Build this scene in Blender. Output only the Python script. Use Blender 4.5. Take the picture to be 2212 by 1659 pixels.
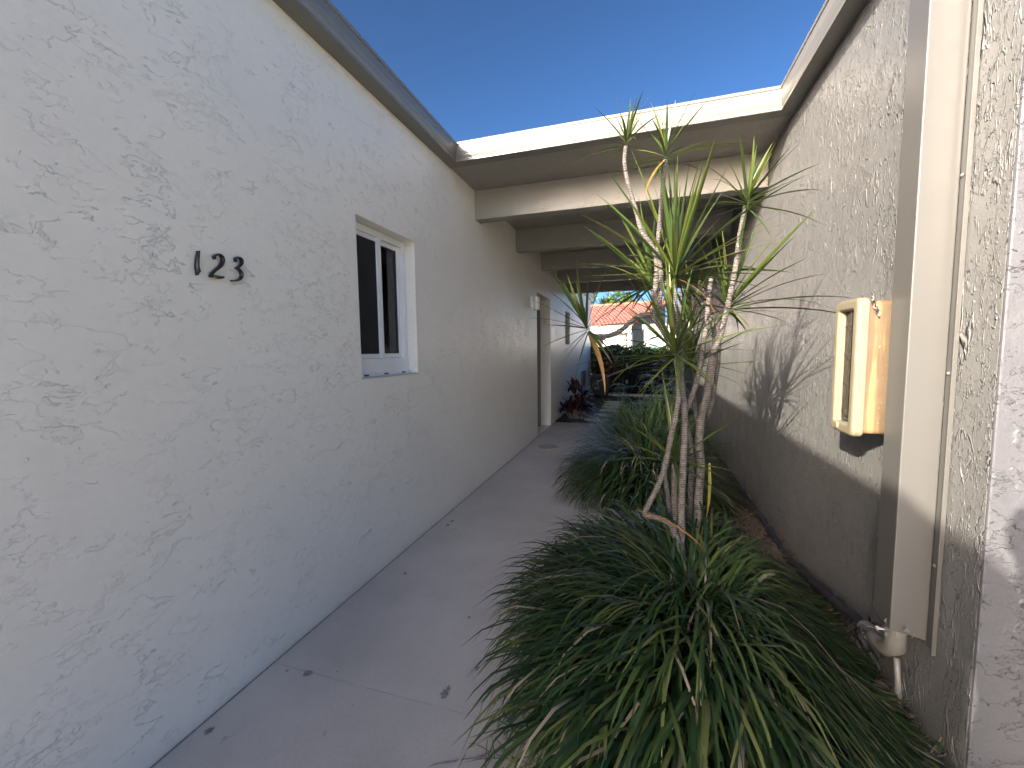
import bpy, bmesh, math, random
from mathutils import Vector, Matrix, Euler
R = math.radians
rnd = random.Random(7)
scene = bpy.context.scene
col = scene.collection
for o in list(bpy.data.objects): bpy.data.objects.remove(o)

# ------------------------------------------------------------------ camera
def cam_axes(yaw, p, r):
    fw = Vector((-math.sin(yaw)*math.cos(p), math.cos(yaw)*math.cos(p), -math.sin(p)))
    rt = Vector((math.cos(yaw), math.sin(yaw), 0)); up = rt.cross(fw)
    c, s = math.cos(r), math.sin(r)
    return c*rt + s*up, -s*rt + c*up, fw
AX, AY, FW = cam_axes(R(17.26), R(4.64), R(-0.74))
CAM = Vector((0, 0, 1.5)); FPX = 896.5
cd = bpy.data.cameras.new('camera'); co = bpy.data.objects.new('camera', cd); col.objects.link(co)
m = Matrix.Identity(4)
for i in range(3):
    m[i][0] = AX[i]; m[i][1] = AY[i]; m[i][2] = -FW[i]; m[i][3] = CAM[i]
co.matrix_world = m
cd.sensor_width = 36; cd.lens = FPX/2212*36; cd.clip_start = 0.02; cd.clip_end = 1000
scene.camera = co
def at(x, y, Y):                       # measured photo point + distance along the passage -> world point
    d = AX*(x-1106) + AY*(829.5-y) + FW*FPX
    return CAM + d*(Y/d.y)

# ------------------------------------------------------------------ light
SUN = Vector((1, 2.05, -0.95)).normalized()
el = math.asin(-SUN.z)
w = bpy.data.worlds.new('World'); scene.world = w; w.use_nodes = True
nt = w.node_tree; nt.nodes.clear()
sky = nt.nodes.new('ShaderNodeTexSky'); sky.sky_type = 'NISHITA'; sky.sun_disc = False
sky.sun_elevation = el; sky.sun_rotation = math.atan2(-SUN.x, -SUN.y)
sky.altitude = 0; sky.air_density = 0.60; sky.dust_density = 3.2; sky.ozone_density = 9.0
gm = nt.nodes.new('ShaderNodeGamma'); gm.inputs[1].default_value = 1.5          # deepens the clear sky and boosts its sun-side glow as added fill
hs = nt.nodes.new('ShaderNodeMix'); hs.data_type = 'RGBA'; hs.blend_type = 'MULTIPLY'; hs.inputs[0].default_value = 1.0
hs.inputs[7].default_value = (1.47, 0.93, 0.49, 1)                                # warm tint on the sky light, added to neutralise the blue fill
bg = nt.nodes.new('ShaderNodeBackground'); bg.inputs['Strength'].default_value = 0.12
ow = nt.nodes.new('ShaderNodeOutputWorld')
nt.links.new(sky.outputs[0], gm.inputs[0]); nt.links.new(gm.outputs[0], hs.inputs[6]); nt.links.new(hs.outputs[2], bg.inputs[0]); nt.links.new(bg.outputs[0], ow.inputs[0])
sl = bpy.data.lights.new('sun', 'SUN'); sl.energy = 5.0; sl.angle = R(0.55); sl.color = (1, 0.90, 0.76)
so = bpy.data.objects.new('sun', sl); col.objects.link(so)
so.rotation_euler = SUN.to_track_quat('-Z', 'Y').to_euler()
scene.view_settings.view_transform = 'Standard'; scene.view_settings.look = 'None'
scene.view_settings.gamma = 1; scene.view_settings.use_curve_mapping = False
scene.view_settings.exposure = 1.68
scene.render.engine = 'CYCLES'
scene.cycles.max_bounces = 10; scene.cycles.diffuse_bounces = 6; scene.cycles.transparent_max_bounces = 12

# ------------------------------------------------------------------ materials
class NT:
    def __init__(s, name):
        s.m = bpy.data.materials.new(name); s.m.use_nodes = True
        s.t = s.m.node_tree; s.b = s.t.nodes['Principled BSDF']
    def n(s, ty, **kw):
        nd = s.t.nodes.new(ty)
        for k, v in kw.items():
            if k in nd.inputs: nd.inputs[k].default_value = v
            else: setattr(nd, k, v)
        return nd
    def l(s, a, b): s.t.links.new(a, b)
    def math(s, op, a, b=None, clamp=False):
        nd = s.t.nodes.new('ShaderNodeMath'); nd.operation = op; nd.use_clamp = clamp
        for i, v in enumerate((a, b)):
            if v is None: continue
            if isinstance(v, (int, float)): nd.inputs[i].default_value = v
            else: s.l(v, nd.inputs[i])
        return nd.outputs[0]
    def coord(s, scale=(1, 1, 1), kind='Object'):
        tc = s.n('ShaderNodeTexCoord'); mp = s.n('ShaderNodeMapping')
        mp.inputs['Scale'].default_value = scale
        s.l(tc.outputs[kind], mp.inputs[0]); return mp.outputs[0]
    def noise(s, vec, sc, det=3, rough=0.5, dist=0.0):
        nd = s.n('ShaderNodeTexNoise'); nd.inputs['Scale'].default_value = sc
        nd.inputs['Detail'].default_value = det; nd.inputs['Roughness'].default_value = rough
        nd.inputs['Distortion'].default_value = dist
        s.l(vec, nd.inputs['Vector']); return nd.outputs['Fac']
    def ramp(s, v, stops):
        nd = s.n('ShaderNodeValToRGB'); cr = nd.color_ramp
        while len(cr.elements) < len(stops): cr.elements.new(0.5)
        for e, (p, c) in zip(cr.elements, stops):
            e.position = p; e.color = (*c, 1) if isinstance(c, tuple) else (c, c, c, 1)
        s.l(v, nd.inputs[0]); return nd.outputs[0]
    def smooth(s, v, a, b):
        nd = s.n('ShaderNodeMapRange'); nd.interpolation_type = 'SMOOTHSTEP'
        nd.inputs['From Min'].default_value = a; nd.inputs['From Max'].default_value = b
        s.l(v, nd.inputs[0]); return nd.outputs[0]
    def bump(s, h, dist=0.002, strength=1.0):
        nd = s.n('ShaderNodeBump'); nd.inputs['Distance'].default_value = dist; nd.inputs['Strength'].default_value = strength
        s.l(h, nd.inputs['Height']); s.l(nd.outputs[0], s.b.inputs['Normal'])

def simple(name, c, rough=0.6, var=0.12, sc=8, bump=0.0, bsc=60, spec=0.5, metal=0):
    k = NT(name); v = k.coord()
    nz = k.noise(v, sc, 4, 0.6)
    k.l(k.ramp(nz, [(0.3, tuple(x*(1-var) for x in c)), (0.7, tuple(min(1, x*(1+var)) for x in c))]), k.b.inputs['Base Color'])
    k.b.inputs['Roughness'].default_value = rough; k.b.inputs['Metallic'].default_value = metal
    k.b.inputs['Specular IOR Level'].default_value = spec
    if bump: k.bump(k.noise(v, bsc, 3), bump)
    return k.m

def stucco(name, c, stretch, amt=1.0, rough=0.45, dirt=0.06, dens=0.5, spec=0.5, side=False):
    """trowelled stucco: broken plateau edges, thin ridges, orange peel and pits"""
    k = NT(name); v = k.coord(stretch); vo = k.coord()
    n1 = k.noise(v, 3.0, 7, 0.66, 0.15)
    n2 = k.noise(v, 7.0, 6, 0.68, 0.2)
    n3 = k.noise(v, 5.2, 5, 0.62, 0.35)
    msk = k.smooth(k.noise(vo, 1.9, 3, 0.6), dens-0.04, dens+0.06)
    msk2 = k.smooth(k.noise(vo, 4.1, 4, 0.65), 0.50, 0.57)
    plate = k.math('MULTIPLY', k.smooth(n1, 0.500, 0.508), msk)
    plate2 = k.math('MULTIPLY', k.smooth(n2, 0.53, 0.542), msk2)
    ridge = k.math('SUBTRACT', 1.0, k.smooth(k.math('ABSOLUTE', k.math('SUBTRACT', n3, 0.47)), 0.0, 0.009))
    ridge = k.math('MULTIPLY', ridge, k.smooth(k.noise(vo, 5.1, 4, 0.65), 0.52, 0.57))
    pit = k.smooth(k.noise(v, 26, 3, 0.6), 0.655, 0.71)
    pit = k.math('MULTIPLY', pit, k.smooth(k.noise(vo, 2.7, 3), 0.50, 0.60))
    peel = k.math('MULTIPLY', k.noise(vo, 110, 3, 0.6), 0.22)
    swell = k.math('MULTIPLY', k.noise(vo, 9, 3, 0.5), 0.9)
    h = k.math('ADD', k.math('MULTIPLY', plate, 0.25 if side else 0.75), k.math('MULTIPLY', plate2, 0.15 if side else 0.6))
    h = k.math('ADD', h, k.math('MULTIPLY', ridge, 1.6 if side else 1.1))
    if side:
        vv = k.coord((1, 3.4, 0.85))
        for sc, th, am in ((3.6, .020, 1.8), (7.5, .028, 1.3), (5.0, .018, 1.6)):
            rr = k.math('SUBTRACT', 1.0, k.smooth(k.math('ABSOLUTE', k.math('SUBTRACT', k.noise(vv, sc, 3, 0.55, 0.6), 0.52)), 0.0, th))
            rr = k.math('MULTIPLY', rr, k.smooth(k.noise(vo, sc*1.7, 3, 0.6), 0.48, 0.54))
            h = k.math('ADD', h, k.math('MULTIPLY', rr, am))
        gr = k.math('MULTIPLY', k.smooth(k.noise(vo, 62, 3, 0.6), 0.56, 0.68), k.smooth(k.noise(vo, 3.1, 3, .6), 0.38, 0.52))
        h = k.math('ADD', h, k.math('MULTIPLY', gr, 0.55))
    h = k.math('ADD', h, k.math('MULTIPLY', pit, 1.0))
    h = k.math('ADD', h, peel); h = k.math('ADD', h, swell)
    k.bump(h, 0.0028*amt)
    big = k.noise(vo, 0.7, 4, 0.55); fine = k.noise(vo, 45, 2)
    mix = k.math('ADD', k.math('MULTIPLY', big, 0.75), k.math('MULTIPLY', fine, 0.25))
    d = dirt
    k.l(k.ramp(mix, [(0.3, tuple(x*(1-d) for x in c)), (0.7, tuple(min(1, x*(1+d)) for x in c))]), k.b.inputs['Base Color'])
    k.l(k.ramp(k.noise(vo, 5, 3), [(0.3, rough-0.06), (0.7, rough+0.08)]), k.b.inputs['Roughness'])
    k.b.inputs['Specular IOR Level'].default_value = spec
    return k.m

M = {}
M['stucco_left'] = stucco('cream_stucco', (0.83, 0.80, 0.735), (1, 0.9, 1.8), 0.75, 0.42, dens=0.50)
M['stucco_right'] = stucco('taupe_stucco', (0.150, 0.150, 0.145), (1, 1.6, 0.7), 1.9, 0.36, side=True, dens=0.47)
M['stucco_end'] = stucco('end_stucco_darkened', (0.085, 0.085, 0.094), (1.4, 1, 2.4), 2.4, 0.5, dens=0.47)  # right wall paint, darkened here to offset the strong light on this face
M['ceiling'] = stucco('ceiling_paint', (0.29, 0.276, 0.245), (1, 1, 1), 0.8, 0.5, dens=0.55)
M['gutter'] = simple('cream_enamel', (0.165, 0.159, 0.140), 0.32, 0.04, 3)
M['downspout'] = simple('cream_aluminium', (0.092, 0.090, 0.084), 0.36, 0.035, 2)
M['white'] = simple('white_vinyl', (0.78, 0.79, 0.80), 0.3, 0.03, 6)
M['sill'] = simple('grey_blue_sill', (0.50, 0.51, 0.52), 0.5, 0.06, 9)
M['black'] = simple('black_enamel', (0.012, 0.013, 0.014), 0.28, 0.3, 40)
M['rubber'] = simple('dark_seal', (0.03, 0.03, 0.032), 0.5, 0.2)
M['interior'] = simple('interior_plaster', (0.6, 0.6, 0.58), 0.8)
M['curtain'] = simple('teal_curtain', (0.09, 0.16, 0.19), 0.8, 0.15, 4)
M['screw'] = simple('zinc_screw', (0.5, 0.49, 0.45), 0.35, 0.1, metal=0.7)
M['pvc'] = simple('grey_pvc', (0.17, 0.165, 0.145), 0.4, 0.08, 12)
M['hose'] = simple('black_wrap', (0.016, 0.016, 0.017), 0.7, 0.5, 30, 0.002, 90)
M['roof'] = simple('roof_membrane', (0.55, 0.54, 0.50), 0.8)
M['door'] = simple('painted_door', (0.38, 0.36, 0.31), 0.4)
M['frost'] = simple('opal_glass', (0.75, 0.74, 0.68), 0.25, 0.03)

def yellow_plastic():
    k = NT('yellowed_fibreglass'); v = k.coord()
    a = k.noise(v, 7, 5, 0.65); 
    base = k.ramp(a, [(0.3, (0.105, 0.07, 0.040)), (0.55, (0.13, 0.09, 0.054)), (0.8, (0.15, 0.11, 0.068))])
    spots = k.smooth(k.noise(v, 48, 3, 0.6), 0.66, 0.70)
    mx = k.n('ShaderNodeMix', data_type='RGBA'); k.l(spots, mx.inputs[0]); k.l(base, mx.inputs[6]); mx.inputs[7].default_value = (0.30, 0.25, 0.17, 1)
    st = k.smooth(k.noise(k.coord((14, 14, 1.2)), 1.6, 4, 0.6), 0.52, 0.70)
    m2 = k.n('ShaderNodeMix', data_type='RGBA'); k.l(k.math('MULTIPLY', st, 0.45), m2.inputs[0]); k.l(mx.outputs[2], m2.inputs[6]); m2.inputs[7].default_value = (0.42, 0.27, 0.12, 1)
    k.l(m2.outputs[2], k.b.inputs['Base Color']); k.b.inputs['Roughness'].default_value = 0.45
    k.bump(k.noise(v, 300, 2), 0.0004); return k.m
M['yellow'] = yellow_plastic()
M['yellow_frame'] = simple('pale_yellow_frame', (0.20, 0.175, 0.118), 0.35, 0.07, 14)

def concrete(name, c, dirt=True):
    k = NT(name); v = k.coord()
    a = k.noise(v, 1.3, 5, 0.6); b = k.noise(v, 60, 3, 0.6)
    mix = k.math('ADD', k.math('MULTIPLY', a, 0.8), k.math('MULTIPLY', b, 0.2))
    base = k.ramp(mix, [(0.36, tuple(x*0.80 for x in c)), (0.64, tuple(x*1.10 for x in c))])
    # scattered brown stains and grit
    st = k.math('MULTIPLY', k.smooth(k.noise(v, 5.5, 5, 0.7, 0.4), 0.665, 0.70), k.smooth(k.noise(v, 90, 2), 0.35, 0.6))
    gr = k.math('MULTIPLY', k.smooth(k.noise(v, 150, 2, 0.5), 0.68, 0.73), k.smooth(k.noise(v, 1.9, 3), 0.42, 0.6))
    s = k.math('ADD', k.math('MULTIPLY', st, 0.55), k.math('MULTIPLY', gr, 0.5), clamp=True)
    mx = k.n('ShaderNodeMix', data_type='RGBA'); k.l(s, mx.inputs[0]); k.l(base, mx.inputs[6]); mx.inputs[7].default_value = (c[0]*0.35, c[1]*0.34, c[2]*0.32, 1)
    k.l(mx.outputs[2], k.b.inputs['Base Color'])
    k.l(k.ramp(a, [(0.35, 0.38), (0.7, 0.62)]), k.b.inputs['Roughness'])
    k.bump(b, 0.0008); return k.m
M['path'] = concrete('painted_concrete', (0.49, 0.455, 0.425))
M['apron'] = concrete('bare_concrete', (0.42, 0.39, 0.35))
M['stone'] = concrete('stepping_stone_concrete', (0.40, 0.38, 0.34))
M['ring'] = simple('pale_ring', (0.50, 0.47, 0.42), 0.6)
M['lid'] = simple('tan_lid', (0.34, 0.29, 0.235), 0.6, 0.15, 20)
M['crack'] = simple('dark_joint', (0.05, 0.047, 0.045), 0.9)
M['stain'] = simple('grey_stain', (0.23, 0.21, 0.195), 0.9, 0.3, 60)
M['mulch'] = simple('brown_mulch', (0.055, 0.038, 0.027), 0.95, 0.5, 55, 0.012, 45, spec=0.1)
M['ground'] = simple('dry_lawn', (0.16, 0.17, 0.09), 0.95, 0.3, 6)
M['asphalt'] = simple('drive', (0.38, 0.36, 0.33), 0.9, 0.1, 3)

def bark():
    k = NT('ringed_bark'); v = k.coord()
    wv = k.n('ShaderNodeTexWave'); wv.wave_type = 'BANDS'; wv.bands_direction = 'Z'
    wv.inputs['Scale'].default_value = 26; wv.inputs['Distortion'].default_value = 5.0; wv.inputs['Detail'].default_value = 3
    wv.inputs['Detail Scale'].default_value = 2.5
    k.l(v, wv.inputs['Vector'])
    nz = k.noise(v, 45, 4, 0.7)
    mm = k.math('ADD', k.math('MULTIPLY', wv.outputs['Fac'], 0.24), k.math('MULTIPLY', nz, 0.72))
    k.l(k.ramp(mm, [(0.30, (0.035, 0.029, 0.025)), (0.45, (0.10, 0.085, 0.076)), (0.60, (0.17, 0.155, 0.143)), (0.8, (0.25, 0.238, 0.225))]), k.b.inputs['Base Color'])
    k.b.inputs['Roughness'].default_value = 0.85
    k.bump(mm, 0.004); return k.m
M['bark'] = bark()

def leafmat(name, cs, edge=None, rough=0.35, trans=0.25, attr=True):
    """cs: two greens; Color attribute 'tint' (r = hue pick, g = dry tip)"""
    k = NT(name)
    at_ = k.n('ShaderNodeAttribute'); at_.attribute_name = 'tint'
    sp = k.n('ShaderNodeSeparateColor'); k.l(at_.outputs['Color'], sp.inputs[0])
    oi = k.n('ShaderNodeObjectInfo')
    pick = k.math('FRACT', k.math('ADD', sp.outputs[0], k.math('MULTIPLY', oi.outputs['Random'], 0.999 if attr else 0.0)))
    g = k.ramp(pick, cs)
    mx = k.n('ShaderNodeMix', data_type='RGBA'); k.l(sp.outputs[1], mx.inputs[0]); k.l(g, mx.inputs[6])
    mx.inputs[7].default_value = edge or (0.30, 0.22, 0.12, 1)
    v = k.coord((1, 1, 1))
    nz = k.noise(v, 25, 3)
    m2 = k.n('ShaderNodeMix', data_type='RGBA'); m2.blend_type = 'MULTIPLY'; m2.inputs[0].default_value = 0.5
    k.l(mx.outputs[2], m2.inputs[6]); k.l(k.ramp(nz, [(0.3, 0.7), (0.7, 1.0)]), m2.inputs[7])
    k.l(m2.outputs[2], k.b.inputs['Base Color'])
    k.b.inputs['Roughness'].default_value = rough; k.b.inputs['Specular IOR Level'].default_value = 0.5
    tr = k.n('ShaderNodeBsdfTranslucent'); k.l(m2.outputs[2], tr.inputs[0])
    ms = k.n('ShaderNodeMixShader'); ms.inputs[0].default_value = trans
    out = k.t.nodes['Material Output']
    k.l(k.b.outputs[0], ms.inputs[1]); k.l(tr.outputs[0], ms.inputs[2]); k.l(ms.outputs[0], out.inputs[0])
    return k.m
M['drac'] = leafmat('dracaena_leaf', [(0.0, (0.022, 0.062, 0.018)), (0.5, (0.050, 0.108, 0.022)), (0.86, (0.11, 0.16, 0.026)), (1.0, (0.17, 0.19, 0.035))], (0.12, 0.04, 0.03, 1), 0.3, 0.25)
M['drac_yellow'] = leafmat('dracaena_leaf_yellow', [(0.0, (0.17, 0.20, 0.025)), (1.0, (0.28, 0.15, 0.06))], (0.4, 0.2, 0.06, 1), 0.4, 0.3)
M['blade'] = leafmat('strap_blade', attr=False, cs=[(0.0, (0.010, 0.030, 0.011)), (0.45, (0.022, 0.055, 0.017)), (0.78, (0.055, 0.092, 0.024)), (0.95, (0.125, 0.15, 0.042)), (1.0, (0.20, 0.15, 0.07))], edge=(0.36, 0.30, 0.22, 1), rough=0.32, trans=0.22)
M['blade_pale'] = leafmat('pale_blade', attr=False, cs=[(0.0, (0.07, 0.13, 0.05)), (1.0, (0.14, 0.21, 0.09))], edge=(0.3, 0.25, 0.15, 1), rough=0.35, trans=0.3)
M['dark_leaf'] = leafmat('hedge_leaf', [(0.0, (0.025, 0.055, 0.022)), (1.0, (0.055, 0.10, 0.035))], (0.1, 0.06, 0.03, 1), 0.35, 0.15)
M['palm_leaf'] = leafmat('tree_leaf', [(0.0, (0.07, 0.14, 0.03)), (1.0, (0.19, 0.26, 0.06))], None, 0.45, 0.25)
M['red_leaf'] = leafmat('cordyline_leaf', [(0.0, (0.035, 0.012, 0.014)), (0.6, (0.075, 0.02, 0.022)), (0.92, (0.14, 0.03, 0.03)), (1.0, (0.16, 0.20, 0.05))], (0.15, 0.05, 0.03, 1), 0.35, 0.2)
M['straw'] = leafmat('dry_thatch', [(0.0, (0.09, 0.065, 0.045)), (0.6, (0.20, 0.155, 0.11)), (1.0, (0.36, 0.32, 0.26))], (0.3, 0.25, 0.2, 1), 0.8, 0.05)

def glass():
    k = NT('window_glass')
    tr = k.n('ShaderNodeBsdfTransparent'); tr.inputs[0].default_value = (0.80, 0.86, 0.88, 1)
    gl = k.n('ShaderNodeBsdfGlossy'); gl.inputs['Roughness'].default_value = 0.01
    fr = k.n('ShaderNodeFresnel'); fr.inputs[0].default_value = 1.6
    ms = k.n('ShaderNodeMixShader'); k.l(fr.outputs[0], ms.inputs[0]); k.l(tr.outputs[0], ms.inputs[1]); k.l(gl.outputs[0], ms.inputs[2])
    k.l(ms.outputs[0], k.t.nodes['Material Output'].inputs[0]); return k.m
M['glass'] = glass()
def screenmat():
    k = NT('insect_screen')
    tr = k.n('ShaderNodeBsdfTransparent'); tr.inputs[0].default_value = (0.35, 0.35, 0.36, 1)
    k.b.inputs['Base Color'].default_value = (0.05, 0.05, 0.055, 1); k.b.inputs['Roughness'].default_value = 0.7
    ms = k.n('ShaderNodeMixShader'); ms.inputs[0].default_value = 0.45
    k.l(tr.outputs[0], ms.inputs[1]); k.l(k.b.outputs[0], ms.inputs[2]); k.l(ms.outputs[0], k.t.nodes['Material Output'].inputs[0]); return k.m
M['screen'] = screenmat()

# ------------------------------------------------------------------ mesh helpers
class MB:
    def __init__(s): s.v = []; s.f = []; s.c = []
    def add(s, vs, fs, c=None):
        b = len(s.v); s.v += [tuple(v) for v in vs]; s.f += [tuple(b+i for i in f) for f in fs]
        s.c += c if c else [(0, 0, 0)]*len(vs)
        return s
    def box(s, x0, x1, y0, y1, z0, z1):
        v = [(x, y, z) for x in (x0, x1) for y in (y0, y1) for z in (z0, z1)]
        return s.add(v, [(0, 1, 3, 2), (4, 6, 7, 5), (0, 4, 5, 1), (2, 3, 7, 6), (0, 2, 6, 4), (1, 5, 7, 3)])
    def tube(s, pts, rads, n=10, cap=True):
        pts = [Vector(p) for p in pts]; 
        if isinstance(rads, (int, float)): rads = [rads]*len(pts)
        vs = []; u = None
        for i, p in enumerate(pts):
            t = (pts[min(i+1, len(pts)-1)] - pts[max(i-1, 0)]).normalized()
            if u is None:
                u = t.orthogonal().normalized()
            else:
                u = (u - t*u.dot(t)).normalized()
            w_ = t.cross(u)
            for k in range(n):
                a = 2*math.pi*k/n
                vs.append(p + (u*math.cos(a) + w_*math.sin(a))*rads[i])
        fs = []
        for i in range(len(pts)-1):
            for k in range(n):
                fs.append((i*n+k, i*n+(k+1) % n, (i+1)*n+(k+1) % n, (i+1)*n+k))
        if cap:
            fs.append(tuple(range(n))[::-1]); fs.append(tuple((len(pts)-1)*n+k for k in range(n)))
        return s.add(vs, fs)
    def lathe(s, prof, origin, axis='Z', n=24):
        vs = []; o = Vector(origin)
        for r_, h in prof:
            for k in range(n):
                a = 2*math.pi*k/n; c_, s_ = math.cos(a)*r_, math.sin(a)*r_
                vs.append(o + Vector({'Z': (c_, s_, h), 'X': (h, c_, s_), 'Y': (c_, h, s_)}[axis]))
        fs = []
        for i in range(len(prof)-1):
            for k in range(n): fs.append((i*n+k, i*n+(k+1) % n, (i+1)*n+(k+1) % n, (i+1)*n+k))
        fs.append(tuple(range(n))[::-1]); fs.append(tuple((len(prof)-1)*n+k for k in range(n)))
        return s.add(vs, fs)
    def obj(s, name, mat, parent=None, smooth=False, bevel=0, origin=None):
        me = bpy.data.meshes.new(name)
        o0 = Vector(origin) if origin is not None else Vector((0, 0, 0))
        me.from_pydata([tuple(Vector(v)-o0) for v in s.v], [], s.f)
        if any(c != (0, 0, 0) for c in s.c):
            ca = me.color_attributes.new('tint', 'FLOAT_COLOR', 'POINT')
            for i, c in enumerate(s.c): ca.data[i].color = (*c, 1)
        bm = bmesh.new(); bm.from_mesh(me); bmesh.ops.recalc_face_normals(bm, faces=bm.faces)
        if bevel:
            bmesh.ops.bevel(bm, geom=[e for e in bm.edges if e.is_manifold and e.calc_face_angle(0) > 0.6], offset=bevel, segments=2, profile=0.6, affect='EDGES')
        bm.to_mesh(me); bm.free()
        if smooth: me.polygons.foreach_set('use_smooth', [True]*len(me.polygons))
        o = bpy.data.objects.new(name, me); col.objects.link(o); o.location = o0
        me.materials.append(M[mat] if isinstance(mat, str) else mat)
        if parent:
            o.parent = parent; o.location = o0 - wloc(parent)
        return o
def wloc(p):
    v = Vector((0, 0, 0))
    while p: v += p.location; p = p.parent
    return v
def tag(o, label=None, cat=None, group=None, kind=None):
    if label: o['label'] = label
    if cat: o['category'] = cat
    if group: o['group'] = group
    if kind: o['kind'] = kind
    return o
def empty(name, loc, label, cat, group=None):
    o = bpy.data.objects.new(name, None); col.objects.link(o); o.location = loc; o.empty_display_size = 0.1
    return tag(o, label, cat, group)

XL, XR = -1.70, 1.04
YC = 3.64            # back line of the cross gutter
ZB, ZT = 3.18, 3.34  # gutter underside and rim

# ------------------------------------------------------------------ ground and paths
g = MB(); g.add([(-150, -150, -0.02), (150, -150, -0.02), (150, 150, -0.02), (-150, 150, -0.02)], [(0, 1, 2, 3)])
tag(g.obj('ground', 'ground'), kind='structure')
g = MB(); g.box(-6, 9, -14, -2.62, -0.10, 0.0)
tag(g.obj('driveway', 'apron'), kind='structure')
# planting bed (uneven)
def bed(name, x0, x1, y0, y1, z, amp, nx, ny, mat='mulch'):
    r_ = random.Random(3); vs = []; fs = []
    for j in range(ny+1):
        for i in range(nx+1):
            vs.append((x0+(x1-x0)*i/nx, y0+(y1-y0)*j/ny, z + r_.uniform(-amp, amp)))
    for j in range(ny):
        for i in range(nx):
            a = j*(nx+1)+i; fs.append((a, a+1, a+nx+2, a+nx+1))
    return MB().add(vs, fs).obj(name, mat, smooth=True)
tag(bed('planting_bed', -0.32, XR+0.0, 0.6, 8.42, 0.012, 0.012, 28, 150), kind='structure')
tag(bed('garden_soil', XL, 3.2, 8.44, 24, 0.0, 0.015, 30, 110), kind='structure')
# paved walk: one slab per control joint, with open joints between
root = empty('path', (0, 0, 0), 'x', 'x'); del root['label']; del root['category']; root['kind'] = 'structure'
MB().box(XL, -0.315, -2.6, 8.43, -0.12, -0.006).obj('joint_filler', 'stain', root)
ys = [-2.6, -0.85, 1.47, 3.80, 6.12, 8.43]
for a, b in zip(ys, ys[1:]):
    MB().box(XL+0.016, -0.315, a+0.0018, b-0.0018, -0.0055, 0.0).obj('slab', 'path', root, bevel=0.001)
MB().box(-0.312, XR+0.9, -2.6, 0.597, -0.011, 0.0).obj('slab', 'path', root, bevel=0.002)
# the wandering crack at the bottom of the view
def flat_strip(pts, wd, z, name, mat, parent):
    vs = []; fs = []
    for i, p in enumerate(pts):
        p = Vector((p[0], p[1], z)); q = Vector((*pts[min(i+1, len(pts)-1)][:2], z)); q0 = Vector((*pts[max(i-1, 0)][:2], z))
        t = (q-q0).normalized(); nrm = Vector((-t.y, t.x, 0)); ww = wd[i] if isinstance(wd, list) else wd
        vs += [p+nrm*ww, p-nrm*ww]
    for i in range(len(pts)-1): fs.append((2*i, 2*i+1, 2*i+3, 2*i+2))
    return MB().add(vs, fs).obj(name, mat, parent)
def atz(x, y, Z=0.0):
    d = AX*(x-1106) + AY*(829.5-y) + FW*FPX
    return CAM + d*((Z-CAM.z)/d.z)
cr = [(925, 1659), (940, 1652), (965, 1648), (985, 1645), (1005, 1641), (1025, 1639), (1045, 1634), (1058, 1626), (1075, 1619), (1090, 1620)]
flat_strip([atz(*p) for p in cr], [0.0012, 0.003, 0.005, 0.004, 0.003, 0.004, 0.007, 0.005, 0.0025, 0.001], 0.0035, 'crack', 'stain', root)
# irregular stains read off the slab
def blotch(cx, cy, r0, parent, seed):
    r_ = random.Random(seed); c = atz(cx, cy); n = 16
    vs = [(c.x, c.y, 0.0032)]
    for k in range(n):
        a = 2*math.pi*k/n; rr = r0*r_.uniform(0.45, 1.15)
        vs.append((c.x+math.cos(a)*rr, c.y+math.sin(a)*rr*1.4, 0.0032))
    MB().add(vs, [(0, 1+k, 1+(k+1) % n) for k in range(n)]).obj('stain', 'stain', parent)
for i, (x, y, r_) in enumerate([(977, 1126, .018), (967, 1135, .02), (985, 1143, .008), (1037, 1083, .012), (1080, 1040, .012), (1093, 1018, .014), (1097, 1000, .016), (1075, 1050, .01), (1060, 1053, .008),
        (960, 1500, .022), (968, 1488, .012), (1030, 1445, .012), (665, 1455, .02), (620, 1450, .007), (728, 1452, .005), (452, 1580, .016), (1190, 985, .015), (1175, 978, .012), (1150, 1003, .015), (874, 1240, .016), (1013, 1335, .010)]):
    blotch(x, y, r_, root, i)
# round clean-out cover
cv = empty('cleanout_cover', (-1.36, 6.20, 0), 'round clean-out cover with a pale ring set in the walkway', 'cover')
MB().lathe([(0.215, 0.001), (0.215, 0.006), (0.15, 0.007), (0.15, 0.001)], (-1.36, 6.20, 0), n=32).obj('ring', 'ring', cv, smooth=False)
MB().lathe([(0.148, 0.001), (0.148, 0.010), (0.12, 0.012)], (-1.36, 6.20, 0), n=32).obj('lid', 'lid', cv)
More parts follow.
